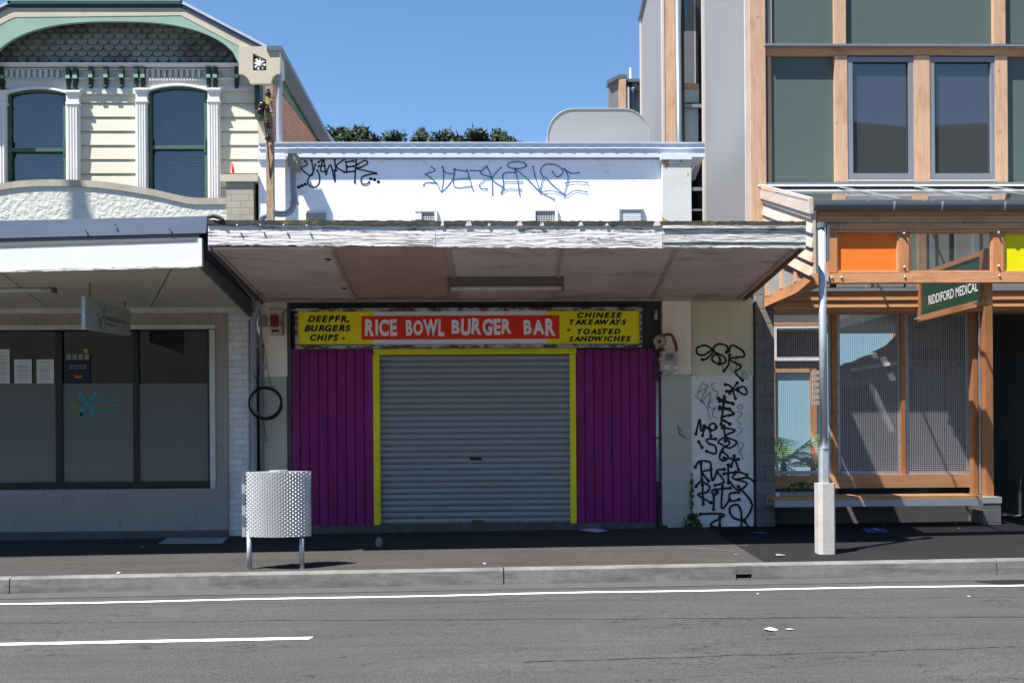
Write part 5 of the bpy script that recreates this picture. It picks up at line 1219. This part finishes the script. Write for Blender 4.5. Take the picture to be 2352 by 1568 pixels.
# ------------------------------------------------------------------ rubbish bin
YBn = 10.87
bx0, bx1 = P(556,1150,YBn).x, P(714.5,1150,YBn).x; zbt, zbb = P(635,1083,YBn-.05).z, P(635,1231,YBn).z; gz = G(-2.2,YBn)
BI = thing('rubbish_bin', ((bx0+bx1)/2, YBn, gz), 'curved tread-plate rubbish bin on two round legs near the kerb', 'bin')
bw = bx1-bx0; sag = .13
def front(t, s=-1): return (bx0+.035+(bw-.035)*t, YBn+s*sag*(1-(2*t-1)**2))
b = MB(); n = 20
pl = [front(i/n) for i in range(n+1)]
plr = [(x,y+.008) for x,y in pl]
b.ex([(x,y,zbb) for x,y in pl+plr[::-1]], (0,0,zbt-zbb))
cols = 26; rows = 34
for r in range(rows):
    for cidx in range(cols):
        t = (cidx+.5+(0 if r % 2 else .0))/cols; x, y = front(t); tx, ty = front(min(t+.01,1)); dv = Vector((tx-x,ty-y,0)); dv.normalize(); nn = Vector((dv.y,-dv.x,0))
        z = zbb+(r+.5)/rows*(zbt-zbb); a = math.radians(38 if (r+cidx) % 2 else -38); l_ = .0105; w_ = .0034
        d1 = (dv*math.cos(a)+Vector((0,0,1))*math.sin(a)); d2 = (-dv*math.sin(a)+Vector((0,0,1))*math.cos(a)); c_ = Vector((x,y,z))+nn*.001
        b.add([c_-d1*l_, c_-d2*w_, c_+d1*l_, c_+d2*w_, c_+nn*.0035-d1*.005, c_+nn*.0035+d1*.005], [(0,1,4),(1,5,4),(1,2,5),(2,3,5),(3,4,5),(3,0,4)])
b.build('curved_door', M['bin'], BI)
b = MB(); pb = [front(i/n, 1) for i in range(n+1)]; b.ex([(x,y,zbb) for x,y in pb+[(x,y-.008) for x,y in pb[::-1]]], (0,0,zbt-zbb)); b.build('back_panel', M['bin'], BI)
b = MB(); hh_ = (zbt-zbb)/6
for k in range(6):
    if k % 2: continue
    z1 = zbt-k*hh_-.0; b.box(bx0-.0,bx0+.035,YBn-.02,YBn+.03,z1-hh_*.95,z1-.0)
b.build('hinge', M['gutterm'], BI)
b = MB()
for k in (1,3,5): z1 = zbt-k*hh_; b.box(bx0+.0,bx0+.036,YBn-.014,YBn+.02,z1-hh_,z1)
b.build('hinge_leaf', M['bin'], BI)
b = MB(); b.ex([(x,y+.004,zbt-.012) for x,y in pl]+[(x,y-.004,zbt-.012) for x,y in pb[::-1]], (0,0,.008)); b.tube([((bx0+bx1)/2+.02,YBn+.02,zbt-.01),((bx0+bx1)/2+.02,YBn+.02,zbt+.012)], .10, 18); b.build('lid', M['galv'], BI)
for u in (573,693.5):
    p = P(u,1303,YBn); b = MB(); b.tube([(p.x,YBn,G(p.x,YBn)-.02),(p.x,YBn,zbb+.05)], .026, 14); b.build('leg', M['galv'], BI, True)
    b = MB(); b.disc((p.x,YBn,G(p.x,YBn)-.003), .036, (0,0,1), .006, 12); b.build('foot_plate', M['kerb'], BI)

# ------------------------------------------------------------------ building far behind, trees, plants, litter
FB = thing('distant_building', P(1435,330,24), 'grey clad building with pale timber corner behind the roof duct', 'building')
Yf2 = 24
b = MB(); b.prism([(1398,183),(1422,171),(1422,420),(1398,420)],Yf2,.1); b.build('ribbed_wall', M['corr'], FB)
b = MB(); b.prism([(1395,185),(1424,171),(1440,171),(1440,178),(1424,178),(1396,194)],Yf2-.06,.3); b.build('wall_capping', M['gutterm'], FB)
b = MB(); b.ub(1422,178,1438,420,Yf2-.05,.3); b.build('corner_post', M['larch'], FB)
b = MB(); b.ub(1438,200,1446,420,Yf2-.02,.3); b.build('corner_post', M['edgew'], FB)
b = MB(); b.ub(1438,182,1475,420,Yf2+.5,.3); b.build('back_wall', M['panel2'], FB)
b = MB(); b.ub(1440,181,1480,188,Yf2+.1,.5); b.build('gutter', M['gutterm'], FB)
b = MB(); b.ub(1440,188,1480,205,Yf2+.3,.1); b.build('soffit', M['cedarx'], FB)
b = MB(); b.tube(smooth([P(1458,192,Yf2+.2),P(1458,205,Yf2+.2),P(1450,215,Yf2+.2),P(1449,330,Yf2+.2)]), .07, 8); b.build('downpipe', M['gutterm'], FB, True)
b = MB(); b.tube([P(1449,182,Yf2+.8),P(1449,157,Yf2+.8)], .04, 6); b.build('vent_pipe', M['tin'], FB)
def tree(name, u, v, Y, hw, hu, label, seed, n=1500):
    """conifer-like crown reaching the photo point u,v ; hw half width (m)"""
    rnd = random.Random(seed); top = P(u, v, Y); gz_ = -.6; T = thing(name, (top.x, Y, gz_), label, 'tree', 'dark trees behind the takeaway roof')
    H = top.z-gz_
    b = MB(); b.tube([(top.x,Y,gz_),(top.x+.1,Y,gz_+H*.5),(top.x,Y,gz_+H*.93)], .32, 8, r2=.04)
    for k in range(10):
        a = rnd.uniform(0,6.28); zz = gz_+H*(.35+.055*k); r = hw*(1.0-.07*k); b.tube([(top.x,Y,zz),(top.x+math.cos(a)*r*.8,Y+math.sin(a)*r*.8,zz+hw*.35)], .08, 5, r2=.02)
    b.build('trunk', M['bark'], T)
    b = MB(); clumps = []
    for k in range(34):
        a = rnd.uniform(0,6.28); h = rnd.random(); rr = hw*(1-h**2)**.6*rnd.uniform(.2,1.0)+.1
        clumps.append((Vector((top.x+math.cos(a)*rr, Y+math.sin(a)*rr, top.z-hu*(1-h)*1.0-.3)), rnd.uniform(.22,.42)))
    clumps.append((top-Vector((0,0,.22)), .2))
    for c, r in clumps:
        for k in range(n//34):
            d = Vector((rnd.gauss(0,1),rnd.gauss(0,1),rnd.gauss(0,.8))); d.normalize(); p = c+d*r*rnd.uniform(.35,1.12); s = .1*rnd.uniform(.6,1.3)
            e1 = Vector((rnd.gauss(0,1),rnd.gauss(0,1),rnd.gauss(0,1))).normalized(); e2 = e1.cross(d+Vector((.01,.02,.3))).normalized()
            b.add([p-e1*s, p-e2*s*.45, p+e1*s+Vector((0,0,s*.5)), p+e2*s*.45], [(0,1,2),(0,2,3)])
    b.build('crown', M['leaf'], T)
YT = 42
tree('conifer_tree', 785, 289, YT, 2.3, 2.2, 'dark bushy treetop beside the red side wall, leftmost behind the roof', 1, 5200)
tree('conifer_tree', 834, 292, YT+1, 1.9, 2.0, 'dark treetop overlapping the leftmost one behind the roof', 2, 5200)
tree('conifer_tree', 912, 304, YT+3, 2.0, 1.5, 'small pointed treetop just right of the gap behind the roof', 3, 3600)
tree('conifer_tree', 968, 293, YT, 1.3, 2.6, 'narrow pointed treetop at mid roof, behind the white wall', 4, 3600)
tree('conifer_tree', 1035, 309, YT+2, 3.6, 1.4, 'low broad treetop left of the tallest right-hand tree behind the roof', 5, 5200)
tree('conifer_tree', 1100, 297, YT, 2.3, 1.9, 'broad treetop standing highest at the right of the tree row', 6, 5200)
tree('conifer_tree', 1140, 300, YT+1.5, 1.8, 1.8, 'treetop leaning against the highest one, near the roof duct', 7, 4200)
tree('conifer_tree', 1168, 316, YT+3, 1.3, 1.6, 'lowest treetop at the right end of the row', 8, 2400)
def fern(u, v, Y, label, seed, n=11, R=1.25):
    rnd = random.Random(seed); base = P(u,v,Y); T = thing('tree_fern', (base.x,Y,.3), label, 'fern', 'ferns in the courtyard')
    b = MB(); b.tube([(base.x,Y,.2),(base.x,Y,base.z)], .09, 8, r2=.06); b.build('trunk', M['bark'], T)
    for k in range(n):
        a = 2*math.pi*k/n+rnd.uniform(-.25,.25); L_ = R*rnd.uniform(.8,1.15); lift = rnd.uniform(.35,.9)
        b = MB(); pts = []
        for i in range(17):
            t = i/16; pts.append(Vector((base.x+math.cos(a)*L_*t, Y+math.sin(a)*L_*t*.8, base.z+lift*math.sin(t*2.0)*.62*L_-.28*t*t*L_)))
        b.tube(pts, .010, 4, r2=.003)
        for i in range(1,17):
            p = pts[i]; d = (pts[i]-pts[i-1]).normalized(); sd = d.cross(Vector((0,0,1))).normalized(); ln = .26*math.sin(math.pi*min(1,(i/16)*.92+.06))*R/1.2
            for j in (0,.5):
                q = p-d*(pts[i]-pts[i-1]).length*j
                for s in (-1,1):
                    tip = q+sd*s*ln+d*ln*.35-Vector((0,0,ln*.25)); b.add([q-d*.018, q+d*.018, tip], [(0,1,2)])
        b.build('frond', M['fern'], T)
fern(1800,1062,20.9,'green fern with arching fronds behind the left mesh screen',1,10,2.1)
fern(1868,1075,21.0,'low dark fern at the foot of the blue wall, right of the larger fern',2,8,.8)
fern(2000,1112,19.2,'small fern seen under the screen rail, behind the bench',3,9,.6)
def weed(u, v, Y, h, w_, label, seed, n=90, name='weed'):
    rnd = random.Random(seed); p = P(u,v,Y); T = thing(name, (p.x,Y,p.z), label, 'weed'); b = MB()
    for k in range(5):
        b.tube([p, p+Vector((rnd.uniform(-.3,.3)*w_,-.03,h*rnd.uniform(.4,1)))], .004, 4)
    b.build('stem', M['weed'], T); b = MB()
    for k in range(n):
        t = rnd.random(); q = p+Vector((rnd.gauss(0,.4)*w_*(1-.6*t), -.03-abs(rnd.gauss(0,.3))*w_*.5, t*h)); s = rnd.uniform(.015,.032)
        e1 = Vector((rnd.gauss(0,1),rnd.gauss(0,.5),rnd.gauss(0,1))).normalized()*s; e2 = Vector((rnd.gauss(0,1),rnd.gauss(0,1),rnd.gauss(0,1))).cross(e1).normalized()*s*.8
        b.add([q-e1,q-e2,q+e1,q+e2],[(0,1,2,3)])
    b.build('leaves', M['weed'], T)
weed(1590,1213,W-.03,.19,.17,'leafy weed growing at the foot of the tagged wall',1,150)
weed(1588,1190,W-.0,.62,.05,'thin climbing weed in the joint above the leafy one',2,40)
weed(1522,1214,W-.04,.04,.12,'low weed tuft beneath the gas pipe',3,30)
weed(1836,1128,13.9,.12,.5,'green leaves poking under the screen rail, behind the bench left of the column',4,60)

def flat(name, pts, m, label, cat, h=.004, group=None, lift=.004):
    w3 = [Vector((x,y,G(x,y)+lift)) for x, y in pts]; b = MB(); b.ex(w3, (0,0,h)); return tag(b.build(name, m), label, cat, group)
def gp_(u, v):      # ground point under a photo position
    y = 11.5
    for _ in range(30):
        p = P(u, v, y); g = G(p.x, y); r = P(u, v, y); k = (EYE-g)/(EYE-r.z) if r.z < EYE else 1; y *= k
    p = P(u, v, y); return (p.x, y)
flat('paper_sheet', [gp_(1331,1217),gp_(1370,1222.5),gp_(1397,1218.5),gp_(1362,1213.5)], M['lilac'], 'lilac paper sheet lying below the right purple boards', 'paper')
o = flat('paint_patch', [gp_(1979,1214),gp_(2032,1214),gp_(2043,1222.5),gp_(1993,1223)], M['bluepaint'], 'blue painted square on the footpath before the bench', 'marking', .001)
o = flat('paint_patch', [gp_(1722,1223),gp_(1745,1221),gp_(1768,1224),gp_(1740,1226)], M['bluepaint'], 'faint blue paint smear on the footpath by the block pier', 'marking', .001)
flat('access_cover', [gp_(363,1249),gp_(385,1236),gp_(524,1234.5),gp_(510,1248)], M['pipegrey'], 'grey rectangular service cover in the shaded footpath', 'cover', .003)
b = MB(); x, y = gp_(869,1257); p0 = Vector((x,y,G(x,y)))
b.ex([p0+Vector(q)*.62 for q in ((-.045,0,.03),(.03,0,.0),(.07,.0,.05),(.055,0,.15),(.02,0,.18),(-.04,.0,.17),(-.055,0,.12))], (.006,.05,.01)); b.ex([p0+Vector(q)*.62 for q in ((-.02,-.03,.02),(.04,-.03,.03),(.05,-.03,.11),(-.03,-.03,.12))], (.0,.02,.01))
tag(b.build('blown_bag', M['faint']), 'pale crumpled bag standing on the footpath before the yellow door frame', 'litter')
def crumple(u, v, s, label, m=M['paper'], seed=1, flatn=.35):
    rnd = random.Random(seed); x, y = gp_(u,v); b = MB(); g = G(x,y); n = 7
    ring = [Vector((x+math.cos(k*6.28/n)*s*rnd.uniform(.6,1.2), y+math.sin(k*6.28/n)*s*rnd.uniform(.5,1.1), g+.004+rnd.uniform(0,s*flatn*.6))) for k in range(n)]
    c = Vector((x,y,g+s*flatn)); b.add(ring+[c], [(k,(k+1)%n,n) for k in range(n)]); tag(b.build('litter_scrap', m), label, 'litter')
crumple(1769,1447,.055,'white crushed paper lying on the road, left of the brown scrap',M['paper'],2,.5)
crumple(1815,1446,.04,'brownish scrap on the road beside the crushed white paper',M['beige'],3,.3)
crumple(1792,1275,.07,'foil scrap on the dark footpath left of the column base',M['galv'],4,.2)
crumple(272,1351,.022,'small white scrap in the road at the foot of the kerb',M['paper'],5,.8)
crumple(328,1257,.035,'pale scrap in the shade below the left shop window',M['pipegrey'],6,.5)
crumple(2197,1203,.03,'white scrap near the block pier under the porch',M['paper'],7,.3)
crumple(2203,1213,.025,'orange scrap on the footpath near the porch pier',M['orange'],8,.3)
crumple(1690,1273,.02,'tiny orange scrap on the footpath edge of the dark paving',M['orange'],9,.4)
crumple(2225,1310+60,.018,'white speck of litter on the road below the right kerb',M['paper'],10,.4)
crumple(1112,1331,.02,'white scrap stuck at the kerb foot, left of the kerb joint',M['paper'],11,1.)
crumple(2030,1204,.02,'pale scrap on the footpath before the bench, beyond the blue square',M['paper'],12,.4)
crumple(1740,1364,.02,'pale scrap on the road edge line below the drain mouth',M['paper'],13,.4)
# chalk and gum marks are worn into the footpath
chalk = mat('worn chalk marks', (.22,.19,.17), .9)
b = MB()
for (u0, v0, u1, v1) in ((1483,1239,1600,1240),(1535,1258,1640,1260),(1570,1257,1620,1259),(1630,1262,1690,1266),(1675,1253,1720,1252),(1690,1262,1710,1263),(1610,1286,1690,1288)):
    a_, c_ = gp_(u0, v0), gp_(u1, v1); w_ = .012
    b.add([(a_[0],a_[1],G(*a_)+.004),(c_[0],c_[1],G(*c_)+.004),(c_[0],c_[1]+w_,G(c_[0],c_[1]+w_)+.004)], [(0,1,2)])
o = b.build('chalk_mark', chalk); setting(o)
# patch of newer asphalt on the road
b = MB(); pts = [gp_(2200,1324),gp_(2250,1337),gp_(2352,1347),gp_(2480,1350),gp_(2480,1330),gp_(2340,1322)]
b.add([(x,y,.008*x+.003) for x,y in pts], [tuple(range(len(pts)))]); setting(b.build('road_patch', M['pathdark']), 'darker asphalt patch on the road beside the right kerb')
b = MB(); r = random.Random(4)
def seam(v0, v1, u0, u1, wd, amp=.012):
    a_, c_ = gp_(u0,v0), gp_(u1,v1); n = 60; L_ = []
    for i in range(n+1):
        t = i/n; x = a_[0]+(c_[0]-a_[0])*t; y = a_[1]+(c_[1]-a_[1])*t+math.sin(i*.6)*amp+r.uniform(-amp,amp)*.5; w_ = wd*r.uniform(.2,1)
        L_.append((x,y,w_))
    b.add([(x,y-w_/2,.008*x+.0035) for x,y,w_ in L_]+[(x,y+w_/2,.008*x+.0035) for x,y,w_ in L_], [(i,i+1,n+1+i+1,n+1+i) for i in range(n)])
seam(1425,1416,560,2352,.03); seam(1432,1426,-50,560,.016); seam(1341+6,1332,0,1200,.02,.006); seam(1390,1370,0,2352,.010,.004); seam(1520,1483,1200,2400,.02); seam(1356,1345,0,2352,.012,.004)
setting(b.build('road_seam', M['tar']), 'thin dark tar seams running along the road')
# street pole to the left of the view: its shadow falls on the parapet
UP = thing('utility_pole', (-9.25,10.95,.1), 'timber utility pole at the kerb, left of the two-storey shop', 'pole')
px_, py_ = -9.25, 10.95
ztp_ = P(230,424,YP).z+(YP-py_)/.29
b = MB(); b.tube([(px_,py_,0),(px_,py_,ztp_)], .085, 12, r2=.075); b.build('pole', M['bark'], UP)
b = MB(); b.tube([(px_+.05,py_,ztp_-.25),(px_+.75,py_,ztp_-1.75)], .045, 8); b.build('strut', M['bark'], UP)
